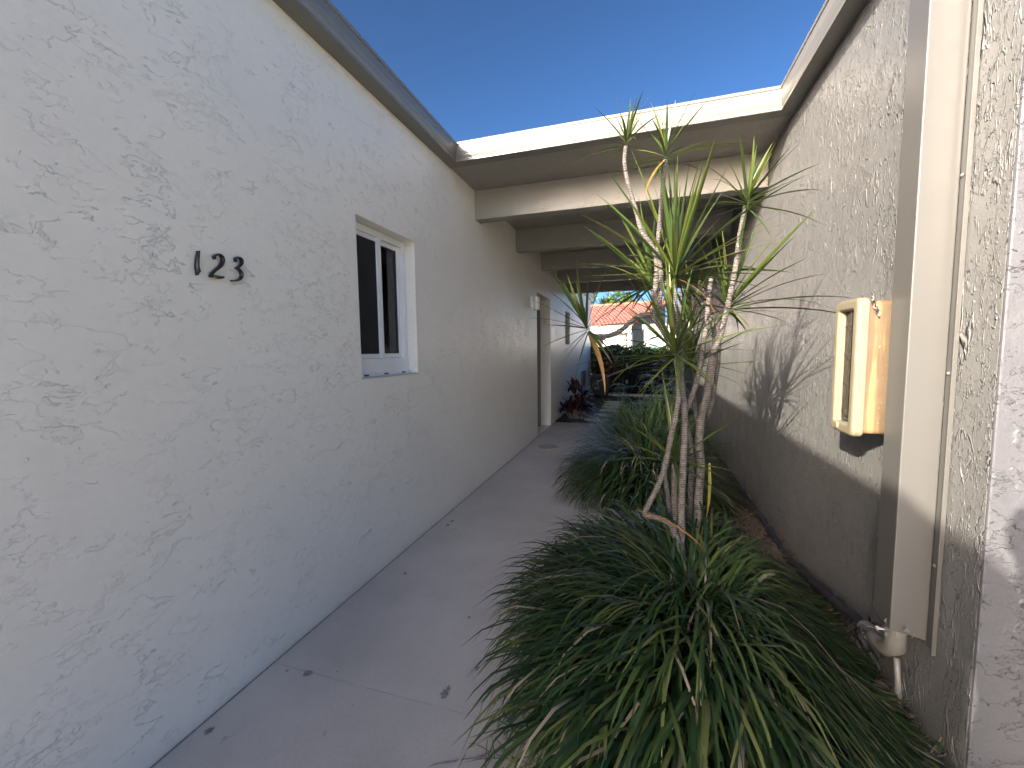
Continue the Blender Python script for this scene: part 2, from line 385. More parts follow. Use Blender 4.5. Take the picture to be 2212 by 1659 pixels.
# stepping stones
for i, (px, py, rx) in enumerate([(1288, 906, .25), (1303, 896, .23), (1314, 886, .24), (1320, 879, .24), (1324, 873, .24), (1327, 868, .24)]):
    c = atz(px, py, 0.03); r_ = random.Random(i)
    n = 22; prof = []
    mb = MB(); ring0 = []; ring1 = []
    for k in range(n):
        a = 2*math.pi*k/n; q = rx*(1+0.06*math.sin(3*a+i)+r_.uniform(-.015, .015))
        ring0.append((c.x+q*math.cos(a), c.y+q*.62*math.sin(a), -0.02)); ring1.append((c.x+q*.98*math.cos(a), c.y+q*.61*math.sin(a), 0.035))
    mb.add(ring0+ring1, [(k, (k+1) % n, n+(k+1) % n, n+k) for k in range(n)]+[tuple(range(n, 2*n))])
    o = mb.obj('stepping_stone', 'stone', bevel=0.006, origin=(c.x, c.y, 0))
    lab = ['round grey stepping stone nearest the end of the concrete walkway', 'second round stepping stone beyond the walkway end', 'third round stepping stone, beside the dark red plant', 'fourth stepping stone, halfway to the dark gate', 'fifth stepping stone, shaded, just before the last one', 'farthest stepping stone, in deep shade before the gate'][i]
    tag(o, lab, 'stepping stone', 'round stepping stones leading to the gate')

# ------------------------------------------------------------------ houses
def wall_x(x, thick, y0, y1, z0, z1, holes, name, mat, parent):
    """wall in a constant-x plane facing +x*sign(thick<0), with rectangular holes (reveals as deep as the wall)"""
    ysx = sorted({y0, y1, *[h[0] for h in holes], *[h[1] for h in holes]})
    zsx = sorted({z0, z1, *[h[2] for h in holes], *[h[3] for h in holes]})
    bm = MB()
    def inh(a, b): return any(h[0] < a < h[1] and h[2] < b < h[3] for h in holes)
    for X in (x, x+thick):
        idx = {}
        for i in range(len(ysx)-1):
            for j in range(len(zsx)-1):
                if inh((ysx[i]+ysx[i+1])/2, (zsx[j]+zsx[j+1])/2): continue
                bm.add([(X, ysx[i], zsx[j]), (X, ysx[i+1], zsx[j]), (X, ysx[i+1], zsx[j+1]), (X, ysx[i], zsx[j+1])], [(0, 1, 2, 3)])
    a, b = x, x+thick
    for h in holes+[(y0, y1, z0, z1)]:
        for (p, q) in (((h[0], h[2]), (h[1], h[2])), ((h[1], h[2]), (h[1], h[3])), ((h[1], h[3]), (h[0], h[3])), ((h[0], h[3]), (h[0], h[2]))):
            bm.add([(a, *p), (a, *q), (b, *q), (b, *p)], [(0, 1, 2, 3)])
    me = bm.obj(name, mat, parent)
    b2 = bmesh.new(); b2.from_mesh(me.data); bmesh.ops.remove_doubles(b2, verts=b2.verts, dist=1e-5); bmesh.ops.recalc_face_normals(b2, faces=b2.faces)
    ed = [e for e in b2.edges if len(e.link_faces) == 2 and e.calc_face_angle(0) > 1]
    bmesh.ops.bevel(b2, geom=ed, offset=0.008, segments=2, profile=0.5, affect='EDGES')
    b2.to_mesh(me.data); b2.free()
    return me

# K-style gutter profile: (out from wall, z)
PROF = [(0.0, ZB), (0.100, ZB), (0.104, ZB+.003), (0.104, ZB+.013), (0.098, ZB+.018), (0.097, ZB+.030), (0.100, ZB+.042), (0.108, ZB+.060), (0.113, ZB+.085), (0.114, ZB+.135),
        (0.120, ZB+.140), (0.122, ZB+.150), (0.120, ZT), (0.108, ZT), (0.106, ZT-.010), (0.106, ZB+.05), (0.09, ZB+.006), (0.004, ZB+.006), (0.004, ZT-.01), (0.0, ZT-.01)]
def gutter(a, b, nrm, ma, mb_, parent):
    """a,b base points (x,y); nrm: outward; ma/mb_: mitre shift along the run per unit offset at each end"""
    A = Vector((a[0], a[1], 0)); B = Vector((b[0], b[1], 0)); N = Vector((*nrm, 0)); T = (B-A).normalized()
    vs = [A + N*o + T*(o*ma) + Vector((0, 0, z)) for o, z in PROF] + [B + N*o - T*(o*mb_) + Vector((0, 0, z)) for o, z in PROF]
    n = len(PROF); fs = [(i, (i+1) % n, n+(i+1) % n, n+i) for i in range(n)] + [tuple(range(n)), tuple(range(n, 2*n))]
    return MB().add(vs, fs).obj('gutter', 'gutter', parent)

# --- left house
LH = empty('house', (XL-4, 4, 0), 'cream stucco house along the left side, numbered 123, with one narrow window', 'house')
WY0, WY1, WZ0, WZ1 = 2.245, 2.945, 1.325, 2.355
DY0, DY1, DZ = 6.95, 8.05, 2.48
VY0, VY1, VZ0, VZ1 = 9.75, 10.4, 1.62, 2.40
wall_x(XL, -0.20, -4.0, 14.9, -0.05, 3.30, [(WY0, WY1, WZ0, WZ1), (DY0, DY1, -0.0, DZ), (VY0, VY1, VZ0, VZ1)], 'wall', 'stucco_left', LH)
MB().box(XL-8, XL-0.01, 14.9-.2, 14.899, -0.05, 3.30).obj('wall', 'stucco_left', LH)
MB().box(XL-8, XL-0.201, -4.0, -3.8, -0.05, 3.30).obj('wall', 'stucco_left', LH)
# alcove of the side door
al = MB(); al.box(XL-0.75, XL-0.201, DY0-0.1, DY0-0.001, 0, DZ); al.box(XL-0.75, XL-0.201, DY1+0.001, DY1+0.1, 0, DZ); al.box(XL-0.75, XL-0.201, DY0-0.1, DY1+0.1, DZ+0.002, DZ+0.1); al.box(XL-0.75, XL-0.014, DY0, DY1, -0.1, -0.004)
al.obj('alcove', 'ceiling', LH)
dr = MB().box(XL-0.80, XL-0.752, DY0, DY1, 0, DZ).obj('door', 'door', LH)
MB().lathe([(0.012, 0), (0.012, 0.03), (0.03, 0.035), (0.03, 0.06), (0.018, 0.07)], (XL-0.751, DY0+.12, 1.0), 'X', 14).obj('door_knob', 'screw', dr, smooth=True)
MB().lathe([(0.045, 0), (0.045, -0.02), (0.03, -0.03)], (XL-0.10, DY1-0.001, 2.06), 'Y', 18).obj('doorbell', 'frost', LH)
# louvred vent in the far wall
vt = MB().box(XL-0.16, XL-0.13, VY0, VY1, VZ0, VZ1).obj('vent_panel', 'rubber', LH)
for k in range(11):
    z = VZ0+0.035+k*0.07
    MB().add([(XL-0.125, VY0+.01, z+.045), (XL-0.125, VY1-.01, z+.045), (XL-0.06, VY1-.01, z), (XL-0.06, VY0+.01, z), (XL-0.125, VY0+.01, z+.040), (XL-0.125, VY1-.01, z+.040), (XL-0.06, VY1-.01, z-.006), (XL-0.06, VY0+.01, z-.006)],
             [(0, 1, 2, 3), (4, 7, 6, 5), (3, 2, 6, 7), (0, 4, 5, 1), (1, 5, 6, 2), (0, 3, 7, 4)]).obj('louvre', 'rubber', vt)
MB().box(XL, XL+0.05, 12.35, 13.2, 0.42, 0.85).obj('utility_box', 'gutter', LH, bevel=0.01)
rf = MB(); rf.add([(XL-0.02, -4.1, 3.33), (XL-0.02, 15.0, 3.33), (XL-4, 15.0, 4.0), (XL-4, -4.1, 4.0), (XL-8, -4.1, 3.33), (XL-8, 15.0, 3.33),
        (XL-0.02, -4.1, 3.302), (XL-0.02, 15.0, 3.302), (XL-8, -4.1, 3.302), (XL-8, 15.0, 3.302)],
       [(0, 1, 2, 3), (3, 2, 5, 4), (0, 6, 7, 1), (4, 5, 9, 8), (6, 8, 9, 7), (0, 3, 4, 8, 6), (1, 7, 9, 5, 2)])
rf.obj('roof', 'roof', LH)
gutter((XL, -4.0), (XL, YC), (1, 0), 0, 1, LH)
gutter((XL, 10.75), (XL, 14.9), (1, 0), 0, 0, LH)
# room behind the window
rm = MB(); x0, x1, y0, y1, z0, z1 = XL-2.2, XL-0.203, 1.2, 4.2, 0.8, 2.8
rm.add([(x0, y0, z0), (x0, y1, z0), (x0, y1, z1), (x0, y0, z1), (x1, y0, z0), (x1, y1, z0), (x1, y1, z1), (x1, y0, z1)], [(0, 1, 2, 3), (0, 4, 5, 1), (3, 2, 6, 7), (0, 3, 7, 4), (1, 5, 6, 2)])
rm.obj('interior_room', 'interior', LH)
# window unit, set back 9 cm
FX = XL-0.085
win = empty('window', (FX, WY0, WZ0), 'x', 'x'); del win['label']; del win['category']; win.parent = LH; win.location = Vector((FX, WY0, WZ0)) - LH.location
fr = MB(); a, b, c, d = WY0+.004, WY1-.004, WZ0+0.030, WZ1-.004
fw = 0.045
fr.box(FX-.07, FX, a, a+fw, c, d); fr.box(FX-.07, FX, b-fw, b, c, d); fr.box(FX-.07, FX-.001, a+fw, b-fw, d-fw, d); fr.box(FX-.07, FX-.001, a+fw, b-fw, c, c+fw+.055)
fr.box(FX-.06, FX+.022, a+.002, b-.002, c-.022, c+.002)
fr.obj('window_frame', 'white', win, bevel=0.003)
ymid = (a+b)/2 + 0.01
def sash(y0, y1, xo, name):
    s = MB(); w_ = 0.032; z0 = c+fw+.056; z1 = d-fw-.001
    s.box(xo-.03, xo, y0, y0+w_, z0, z1); s.box(xo-.03, xo, y1-w_, y1, z0, z1); s.box(xo-.03, xo-.0008, y0+w_, y1-w_, z1-w_, z1); s.box(xo-.03, xo-.0008, y0+w_, y1-w_, z0, z0+w_)
    o = s.obj('sash', 'white', win, bevel=0.002)
    MB().box(xo-.017, xo-.013, y0+w_, y1-w_, z0+w_, z1-w_).obj('pane', 'glass', win)
    g_ = MB(); e = .004
    g_.box(xo-.012, xo-.004, y0+w_, y0+w_+e, z0+w_, z1-w_); g_.box(xo-.012, xo-.004, y1-w_-e, y1-w_, z0+w_, z1-w_); g_.box(xo-.012, xo-.005, y0+w_+e, y1-w_-e, z1-w_-e, z1-w_); g_.box(xo-.012, xo-.005, y0+w_+e, y1-w_-e, z0+w_, z0+w_+e)
    g_.obj('seal', 'rubber', win)
    return y0+w_, y1-w_, z0+w_, z1-w_
q = sash(a+fw+.001, ymid-.001, FX-.012, 'l')
MB().box(FX-.010, FX-.008, q[0], q[1], q[2], q[3]).obj('insect_screen', 'screen', win)
q2 = sash(ymid+.001, b-fw-.001, FX-.028, 'r')
MB().box(FX-.072, FX+.004, ymid-.016, ymid+.016, c+fw+.055, d-fw).obj('mullion', 'white', win, bevel=0.003)
MB().box(XL-.16, XL+.006, WY0+.001, WY1-.001, WZ0+.0015, WZ0+.008).obj('sill', 'sill', win)
for k in range(3):
    yy = a + .10 + k*.23
    MB().box(FX+.0225, FX+.024, yy, yy+.05, c-.016, c-.006).obj('weep_slot', 'rubber', win)
# curtains: pleated sheets
for (y0, y1, xx) in ((WY0-.05, WY0+.22, XL-.34), (WY1-.24, WY1-.05, XL-.175)):
    vs = []; fs = []; n = 40
    for i in range(n+1):
        yy = y0+(y1-y0)*i/n; xo = xx + 0.022*math.sin(i*1.3)+0.006*math.sin(i*3.1)
        vs += [(xo, yy, 1.0), (xo, yy, 2.6)]
    for i in range(n): fs.append((2*i, 2*i+2, 2*i+3, 2*i+1))
    MB().add(vs, fs).obj('curtain', 'curtain', win, smooth=True)

# --- house number 123 (script style digits, forged look)
hn = empty('house_number', (XL, 1.30, 1.84), 'black metal house number 123 screwed to the cream wall', 'house number')
def onwall(px, py, X=XL):
    d = AX*(px-1106) + AY*(829.5-py) + FW*FPX
    p = CAM + d*(X/d.x); return p
def digit(pts, rads, name='digit'):
    # pts in crop pixels of the photo measured on the wall plane
    P = []
    for (x, y) in pts:
        s = 280/2212*0.768; p = onwall(480*.76806+x*s*1.0, 660*.76806+y*s*1.0); P.append(Vector((XL+0.014, p.y, p.z)))
    # smooth
    Q = []; Rr = []
    for i in range(len(P)-1):
        p0, p1, p2, p3 = P[max(i-1, 0)], P[i], P[i+1], P[min(i+2, len(P)-1)]
        for t in (0, .25, .5, .75):
            Q.append(0.5*((2*p1)+(-p0+p2)*t+(2*p0-5*p1+4*p2-p3)*t*t+(-p0+3*p1-3*p2+p3)*t**3)); Rr.append(rads[i]*(1-t)+rads[i+1]*t)
    Q.append(P[-1]); Rr.append(rads[-1])
    vs = []; fs = []; sec = [(-1, -.007), (-1, .004), (-.45, .010), (.45, .010), (1, .004), (1, -.007)]
    for i, p in enumerate(Q):
        t = (Q[min(i+1, len(Q)-1)]-Q[max(i-1, 0)]).normalized(); nn = Vector((0, -t.z, t.y))
        for (u, h) in sec: vs.append(p + nn*(u*Rr[i]) + Vector((h, 0, 0)))
    k = len(sec)
    for i in range(len(Q)-1):
        for j in range(k): fs.append((i*k+j, i*k+(j+1) % k, (i+1)*k+(j+1) % k, (i+1)*k+j))
    fs += [tuple(range(k)), tuple(range((len(Q)-1)*k, len(Q)*k))]
    return MB().add(vs, fs).obj(name, 'black', hn)
u = 0.000175
digit([(552, 370), (545, 450), (533, 580), (530, 680), (540, 770), (555, 810), (535, 860), (522, 905)], [18*u, 24*u, 34*u, 38*u, 44*u, 48*u, 26*u, 12*u])
digit([(925, 555), (905, 500), (960, 455), (1030, 450), (1090, 510), (1105, 590), (1070, 680), (990, 755), (910, 820), (850, 890), (835, 955), (850, 925), (930, 925), (1030, 955), (1105, 950)],
      [12*u, 24*u, 22*u, 26*u, 32*u, 38*u, 38*u, 34*u, 28*u, 28*u, 26*u, 30*u, 26*u, 36*u, 26*u])
digit([(1397, 615), (1380, 545), (1430, 515), (1490, 530), (1525, 600), (1500, 680), (1440, 735), (1400, 750), (1450, 765), (1505, 840), (1520, 930), (1470, 1000), (1390, 1025), (1290, 1025)],
      [12*u, 24*u, 24*u, 24*u, 30*u, 26*u, 22*u, 18*u, 28*u, 30*u, 32*u, 26*u, 24*u, 14*u])

# --- lamp beside the doorway
lp = empty('wall_lamp', (XL, 6.62, 2.24), 'small white cylinder wall lamp beside the side doorway', 'lamp')
MB().box(XL, XL+0.02, 6.54, 6.66, 2.17, 2.36).obj('back_plate', 'white', lp, bevel=0.004)
MB().box(XL+0.02, XL+0.06, 6.585, 6.615, 2.30, 2.33).obj('bracket', 'white', lp)
MB().lathe([(0.045, 2.14), (0.052, 2.15), (0.052, 2.34), (0.045, 2.35)], (XL+0.085, 6.60, 0), 'Z', 20).obj('lamp_shade', 'frost', lp)

# --- right house
RH = empty('house', (XR+3, 6, 0), 'taupe stucco house along the right side, half in sun with plant shadows on it', 'house')
wall_x(XR, 0.2, 1.643, 13.2, -0.05, 3.30, [], 'wall', 'stucco_right', RH)
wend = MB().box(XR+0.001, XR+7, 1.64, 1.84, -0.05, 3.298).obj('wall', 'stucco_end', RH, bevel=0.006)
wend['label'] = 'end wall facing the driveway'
MB().box(XR+0.201, XR+7, 13.0, 13.2, -0.05, 3.30).obj('wall', 'stucco_right', RH)
rf = MB(); a = XR+0.02
rf.add([(a, 1.55, 3.33), (a, 13.3, 3.33), (a+3.6, 13.3, 3.95), (a+3.6, 1.55, 3.95), (a+7.2, 1.55, 3.33), (a+7.2, 13.3, 3.33),
        (a, 1.55, 3.302), (a, 13.3, 3.302), (a+7.2, 1.55, 3.302), (a+7.2, 13.3, 3.302)],
       [(0, 1, 2, 3), (3, 2, 5, 4), (0, 6, 7, 1), (4, 5, 9, 8), (6, 8, 9, 7), (0, 3, 4, 8, 6), (1, 7, 9, 5, 2)])
rf.obj('roof', 'roof', RH)
gutter((XR, YC), (XR, 1.56), (-1, 0), 1, 0, RH)

# --- breezeway between the houses
BZ = empty('breezeway', (-0.33, 7, 0), 'covered breezeway with a flat ceiling on beams joining the two houses', 'breezeway')
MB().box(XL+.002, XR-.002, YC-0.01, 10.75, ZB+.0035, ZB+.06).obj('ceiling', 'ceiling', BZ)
MB().box(XL+.002, XR-.002, YC+.01, 10.75, ZB+.062, ZT-.012).obj('roof_deck', 'roof', BZ)
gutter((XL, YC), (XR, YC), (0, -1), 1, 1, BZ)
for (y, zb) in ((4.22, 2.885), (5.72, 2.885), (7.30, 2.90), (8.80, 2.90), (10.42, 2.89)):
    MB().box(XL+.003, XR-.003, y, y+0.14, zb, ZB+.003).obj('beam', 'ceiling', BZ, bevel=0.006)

# ------------------------------------------------------------------ fixtures on the right wall
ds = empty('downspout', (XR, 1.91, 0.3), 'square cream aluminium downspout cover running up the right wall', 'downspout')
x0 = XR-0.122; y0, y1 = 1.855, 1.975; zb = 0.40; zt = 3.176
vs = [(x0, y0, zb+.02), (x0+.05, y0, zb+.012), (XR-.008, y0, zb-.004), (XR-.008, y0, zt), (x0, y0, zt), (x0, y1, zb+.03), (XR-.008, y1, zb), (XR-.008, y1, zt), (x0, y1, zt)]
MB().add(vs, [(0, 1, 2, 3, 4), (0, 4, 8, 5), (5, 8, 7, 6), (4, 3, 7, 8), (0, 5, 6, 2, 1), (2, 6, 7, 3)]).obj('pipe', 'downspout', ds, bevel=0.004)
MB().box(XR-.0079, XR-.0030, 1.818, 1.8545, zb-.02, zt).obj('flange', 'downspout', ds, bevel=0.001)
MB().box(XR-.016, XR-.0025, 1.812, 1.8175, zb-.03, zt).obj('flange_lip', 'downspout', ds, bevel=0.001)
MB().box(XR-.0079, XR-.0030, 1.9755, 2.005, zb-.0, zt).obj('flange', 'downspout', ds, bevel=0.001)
for z in (0.70, 2.07, 1.4):
    MB().lathe([(0.006, -0.001), (0.006, -.004), (0.003, -.007)], (XR-.008, 1.838, z), 'X', 10).obj('screw', 'screw', ds)
# torn caulk at the foot
r_ = random.Random(5); tb = MB()
for k in range(26):
    p = Vector((x0+r_.uniform(-.012, .07), y0+r_.uniform(-.012, .03), zb+.012+r_.uniform(-.018, .018))); q = p+Vector((r_.uniform(-.03, .02), r_.uniform(-.02, .02), r_.uniform(-.02, .02))); s_ = q+Vector((r_.uniform(-.01, .01), r_.uniform(-.01, .01), r_.uniform(.005, .02)))
    tb.add([p, q, s_], [(0, 1, 2)])
tb.obj('torn_caulk', 'pvc', ds)
dp = empty('drain_pipe', (XR-.06, 2.0, 0), 'grey PVC elbow and black wrapped pipe under the downspout along the wall base', 'pipe')
el_ = [(XR-.070, 1.925, 0.43), (XR-.070, 1.925, 0.37), (XR-.063, 1.935, 0.31), (XR-.065, 1.985, 0.265), (XR-.066, 2.05, 0.25), (XR-.066, 2.13, 0.245)]
MB().tube(el_, [.034, .034, .034, .032, .029, .027], 18).obj('elbow', 'pvc', dp, smooth=True)
MB().tube([(XR-.066, 2.10, .247), (XR-.066, 2.15, .243)], .033, 18).obj('collar', 'pvc', dp, smooth=False, bevel=0.003)
r_ = random.Random(9); pts = []; rad = []
for i in range(60):
    y = 2.14+i*0.07; pts.append((XR-.062+r_.uniform(-.006, .006), y, 0.235-0.17*min(1, (y-2.14)/1.0)+r_.uniform(-.006, .006))); rad.append(.026+r_.uniform(-.005, .005))
MB().tube(pts, rad, 10).obj('wrapped_pipe', 'hose', dp, smooth=True)
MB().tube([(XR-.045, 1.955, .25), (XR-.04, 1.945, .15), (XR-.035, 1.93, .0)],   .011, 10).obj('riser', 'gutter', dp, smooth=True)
tw = MB()
for k in range(30):
    p = Vector((XR-.066+r_.uniform(-.06, .03), 2.13+r_.uniform(-.06, .05), .24+r_.uniform(-.08, .045))); q = p+Vector((r_.uniform(-.03, .03), r_.uniform(-.04, .04), r_.uniform(-.05, .01)))
    tw.add([p, q, q+Vector((.008, .012, .012)), p+Vector((.008, .012, .012))], [(0, 1, 2, 3)])
tw.obj('tape', 'hose', dp)

# fire extinguisher cabinet
cb = empty('extinguisher_cabinet', (XR, 2.15, 1.12), 'yellowed plastic fire extinguisher cabinet with a wired glass door on the right wall', 'cabinet')
cx, ca, cb0, cz0, cz1 = 0.842, 2.048, 2.262, 1.122, 1.695
def rrect(y0, y1, z0, z1, r, n=5):
    P = []
    for (cy, cz, a0) in ((y1-r, z1-r, 0), (y0+r, z1-r, 90), (y0+r, z0+r, 180), (y1-r, z0+r, 270)):
        for k in range(n+1):
            a = R(a0+90*k/n); P.append((cy+r*math.cos(a), cz+r*math.sin(a)))
    return P
def loft(loops, close_first=True, close_last=True):
    n = len(loops[0]); vs = [p for L in loops for p in L]; fs = []
    for i in range(len(loops)-1):
        for k in range(n): fs.append((i*n+k, i*n+(k+1) % n, (i+1)*n+(k+1) % n, (i+1)*n+k))
    if close_first: fs.append(tuple(range(n)))
    if close_last: fs.append(tuple(range((len(loops)-1)*n, len(loops)*n)))
    return MB().add(vs, fs)
def lp_(x, y0, y1, z0, z1, r): return [(x, y, z) for y, z in rrect(y0, y1, z0, z1, r)]
i_ = .010
loft([lp_(XR, ca+i_, cb0-i_, cz0+i_, cz1-i_, .02), lp_(cx+.034, ca+i_, cb0-i_, cz0+i_, cz1-i_, .02)], True, False).obj('body', 'yellow', cb)
fr = loft([lp_(cx+.040, ca, cb0, cz0, cz1, .026), lp_(cx+.036, ca-.002, cb0+.002, cz0-.002, cz1+.002, .028), lp_(cx+.012, ca-.002, cb0+.002, cz0-.002, cz1+.002, .028), lp_(cx+.003, ca+.004, cb0-.004, cz0+.004, cz1-.004, .026), lp_(cx, ca+.012, cb0-.012, cz0+.012, cz1-.012, .024),
      lp_(cx, ca+.034, cb0-.034, cz0+.036, cz1-.036, .014), lp_(cx+.004, ca+.040, cb0-.040, cz0+.042, cz1-.042, .010), lp_(cx+.030, ca+.043, cb0-.043, cz0+.045, cz1-.045, .008), lp_(cx+.040, ca+.043, cb0-.043, cz0+.045, cz1-.045, .008)], False, False).obj('door_frame', 'yellow_frame', cb)
MB().box(cx+.028, cx+.031, ca+.038, cb0-.038, cz0+.040, cz1-.040).obj('glass', 'glass', cb)
MB().box(cx+.050, cx+.054, ca+.015, cb0-.015, cz0+.02, cz1-.02).obj('back_panel', 'yellow', cb)
MB().box(cx+.0325, cx+.0335, ca+.045, ca+.062, cz0+.12, cz1-.12).obj('instruction_label', 'sill', cb)
tx = MB(); r_ = random.Random(2); z = cz0+.13
while z < cz1-.14:
    h = r_.uniform(.006, .014); tx.box(cx+.0318, cx+.0323, ca+.047+r_.uniform(0, .003), ca+.059-r_.uniform(0, .003), z, z+h*.55); z += h
tx.obj('printed_text', 'rubber', cb)
wr = MB()
for k in range(4):
    z = cz0+.09+k*.125
    wr.tube([(cx+.027, ca+.04, z), (cx+.027, cb0-.04, z+.004)], .0011, 5); wr.tube([(cx+.027, ca+.08, z-.045), (cx+.027, cb0-.04, z-.002)], .0011, 5)
wr.obj('glass_wire', 'rubber', cb)
MB().lathe([(0.018, 0.0), (0.018, -0.006), (0.012, -0.010), (0.006, -0.010)], (cx+.004, cb0-.075, cz0+.028), 'X', 16).obj('latch', 'yellow_frame', cb, smooth=True)
for k in range(7):
    c = Vector((cx+.044+k*.004, ca-.008+(.004 if k % 2 else 0), cz1-.006-k*.0105)); L = []
    for j in range(13):
        a = 2*math.pi*j/12; L.append(c+Vector((.0055*math.cos(a), 0, .0085*math.sin(a)) if k % 2 else (0, .0055*math.cos(a), .0085*math.sin(a))))
    MB().tube(L, .0019, 6, False).obj('chain_link', 'lid' if k % 3 == 0 else 'rubber', cb, smooth=True)
MB().tube([(cx+.045, ca+.001, cz1-.004), (cx+.045, ca-.012, cz1-.004)], .004, 8).obj('chain_stud', 'rubber', cb)

# ------------------------------------------------------------------ dracaena tree
def stem_pts(pix, yA, yB):
    n = len(pix); out = []
    L = [0]
    for i in range(1, n): L.append(L[-1]+math.dist(pix[i], pix[i-1]))
    return [at(p[0], p[1], yA+(yB-yA)*L[i]/L[-1]) for i, p in enumerate(pix)]
def resample(P, k=4):
    Q = []
    for i in range(len(P)-1):
        p0, p1, p2, p3 = P[max(i-1, 0)], P[i], P[i+1], P[min(i+2, len(P)-1)]
        for j in range(k):
            t = j/k; Q.append(0.5*((2*p1)+(-p0+p2)*t+(2*p0-5*p1+4*p2-p3)*t*t+(-p0+3*p1-3*p2+p3)*t**3))
    Q.append(P[-1]); return Q
TR = empty('dracaena_tree', (0.33, 2.35, 0), 'many-stemmed dragon tree with ringed grey stems rising from the front grass clump', 'tree')
def leaf_mesh(droop, wd, seed, dry, twist, mat):
    r_ = random.Random(seed); n = 9; vs = []; cs = []; fs = []
    ang = 0.0; p = Vector((0, 0, 0)); pts = [(p.copy(), 0)]
    for i in range(n):
        ang -= droop/n*(0.4+1.2*i/n); p = p+Vector((math.cos(ang), r_.uniform(-.012, .012), math.sin(ang)))/n; pts.append((p.copy(), ang))
    hue = r_.random()
    for i, (q, a) in enumerate(pts):
        t = i/n; w_ = wd*(min(1, .62+1.5*t) if t < .25 else (1-((t-.25)/.75)**1.7))*0.5 + .0006
        tw = twist*t; nrm = Vector((-math.sin(a), 0, math.cos(a)))
        side = Vector((0, math.cos(tw), math.sin(tw)))
        e = max(0, (t-dry))/(1-dry+1e-6) if dry < 1 else 0
        vs += [q+side*w_+nrm*w_*.35, q, q-side*w_+nrm*w_*.35]
        cs += [(hue, min(1, .30+e), 0), (hue, e, 0), (hue, min(1, .30+e), 0)]
    for i in range(n):
        b = i*3; fs += [(b, b+1, b+4, b+3), (b+1, b+2, b+5, b+4)]
    me = bpy.data.meshes.new('leaf'); me.from_pydata([tuple(v) for v in vs], [], fs)
    ca_ = me.color_attributes.new('tint', 'FLOAT_COLOR', 'POINT')
    for i, c in enumerate(cs): ca_.data[i].color = (*c, 1)
    me.polygons.foreach_set('use_smooth', [True]*len(me.polygons)); me.materials.append(M[mat]); return me
LV = [leaf_mesh(d, w_, i, dr, tw, 'drac') for i, (d, w_, dr, tw) in enumerate([(0.05, .046, 1, .2), (0.15, .050, 1, -.5), (0.3, .048, .9, .4), (0.45, .050, 1, -.2), (0.6, .046, .85, .9), (0.25, .044, 1, -.8), (0.8, .046, .8, .3), (0.1, .052, 1, .1)])]
LY = [leaf_mesh(0.7, .055, 31, .5, .6, 'drac_yellow'), leaf_mesh(1.2, .05, 32, .3, -.6, 'drac_yellow')]
def rosette(stem, c, n, L, axis=(0, 0, 1), lo=-25, seed=0, yellow=0, widen=1.0, up=88, extra=()):
    r_ = random.Random(seed*13+5); ax = Vector(axis).normalized()
    Q = Vector((0, 0, 1)).rotation_difference(ax)
    base = wloc(stem)
    for i in range(n):
        t = (i+.5)/n; elv = up - (up-lo)*t**1.15 + r_.uniform(-8, 8); az = i*137.5+seed*40+r_.uniform(-18, 18)
        ll = L*(0.62+0.5*math.sin(math.pi*min(1, t*.75+.2)))*r_.uniform(.8, 1.12)
        yel = i >= n-yellow
        me = r_.choice(LY) if yel else (r_.choice(LV[:3]+LV[7:]) if elv > 50 else r_.choice(LV))
        o = bpy.data.objects.new('leaf', me); col.objects.link(o); o.parent = stem
        q = Q @ Euler((0, -R(elv), R(az)), 'XYZ').to_quaternion()
        o.rotation_mode = 'QUATERNION'; o.rotation_quaternion = q
        s_ = ll; wsc = s_**.25*(.5**.75)*widen
        o.scale = (s_, wsc*.74, s_)
        o.location = c - base + ax*(.035*(1-t)) + q @ Vector((.006, 0, 0))
    for (az, elv, ll, yel) in extra:
        o = bpy.data.objects.new('leaf', LY[0] if yel else LV[3]); col.objects.link(o); o.parent = stem
        o.rotation_mode = 'QUATERNION'; o.rotation_quaternion = Euler((0, -R(elv), R(az)), 'XYZ').to_quaternion()
        o.scale = (ll, ll**.25*(.5**.75), ll); o.location = c-base
def stem(pix, yA, yB, r0, r1):
    P = resample(stem_pts(pix, yA, yB)); n = len(P); r_ = random.Random(len(pix))
    rad = [(r0+(r1-r0)*i/(n-1))*r_.uniform(.93, 1.07) for i in range(n)]
    o = MB().tube(P, rad, 10).obj('stem', 'bark', TR, smooth=True); return o, P[-1], (P[-1]-P[-4]).normalized()

s, c, a = stem([(1482.5, 1226), (1468.6, 1184.5), (1454.7, 1142.8), (1437.4, 1125.4), (1402.6, 1113.3), (1392, 1111.5), (1399, 1094), (1416.5, 1059.4), (1433.9, 1017.8), (1440.8, 986.5), (1451.3, 934.4), (1458.2, 906.6), (1465.2, 858), (1465.2, 812.9), (1460, 772)], 2.30, 2.12, .016, .012)
rosette(s, c, 40, .42, a, -35, 8, 0, 1.0, extra=((185, 5, .52, 0), (200, -8, .46, 0), (170, -2, .40, 0)))
s, c, a = stem([(1484, 1228), (1471, 1184), (1472, 1142.8), (1472, 1090.7), (1474, 1038.6), (1476.5, 986.5), (1478.6, 934.4), (1478.6, 885.8), (1475.8, 858), (1472.4, 823.3), (1471, 788), (1469, 745), (1460.4, 686), (1458.2, 654), (1458.2, 602)], 2.34, 2.25, .021, .011)
rosette(s, c, 66, .55, (0.02, 0, 1), -28, 4, 2, 1.1)
s, c, a = stem([(1472, 800), (1466, 778), (1452, 748), (1441, 728), (1426, 704), (1414, 688), (1415, 668), (1416, 640), (1417, 610), (1419, 568), (1409, 532), (1386, 498), (1376, 462), (1362, 415), (1352, 372), (1349, 345), (1352, 316)], 2.30, 2.18, .018, .0095)
rosette(s, c, 20, .21, a, -15, 1, 0, .85, extra=((185, -2, .27, 0),))
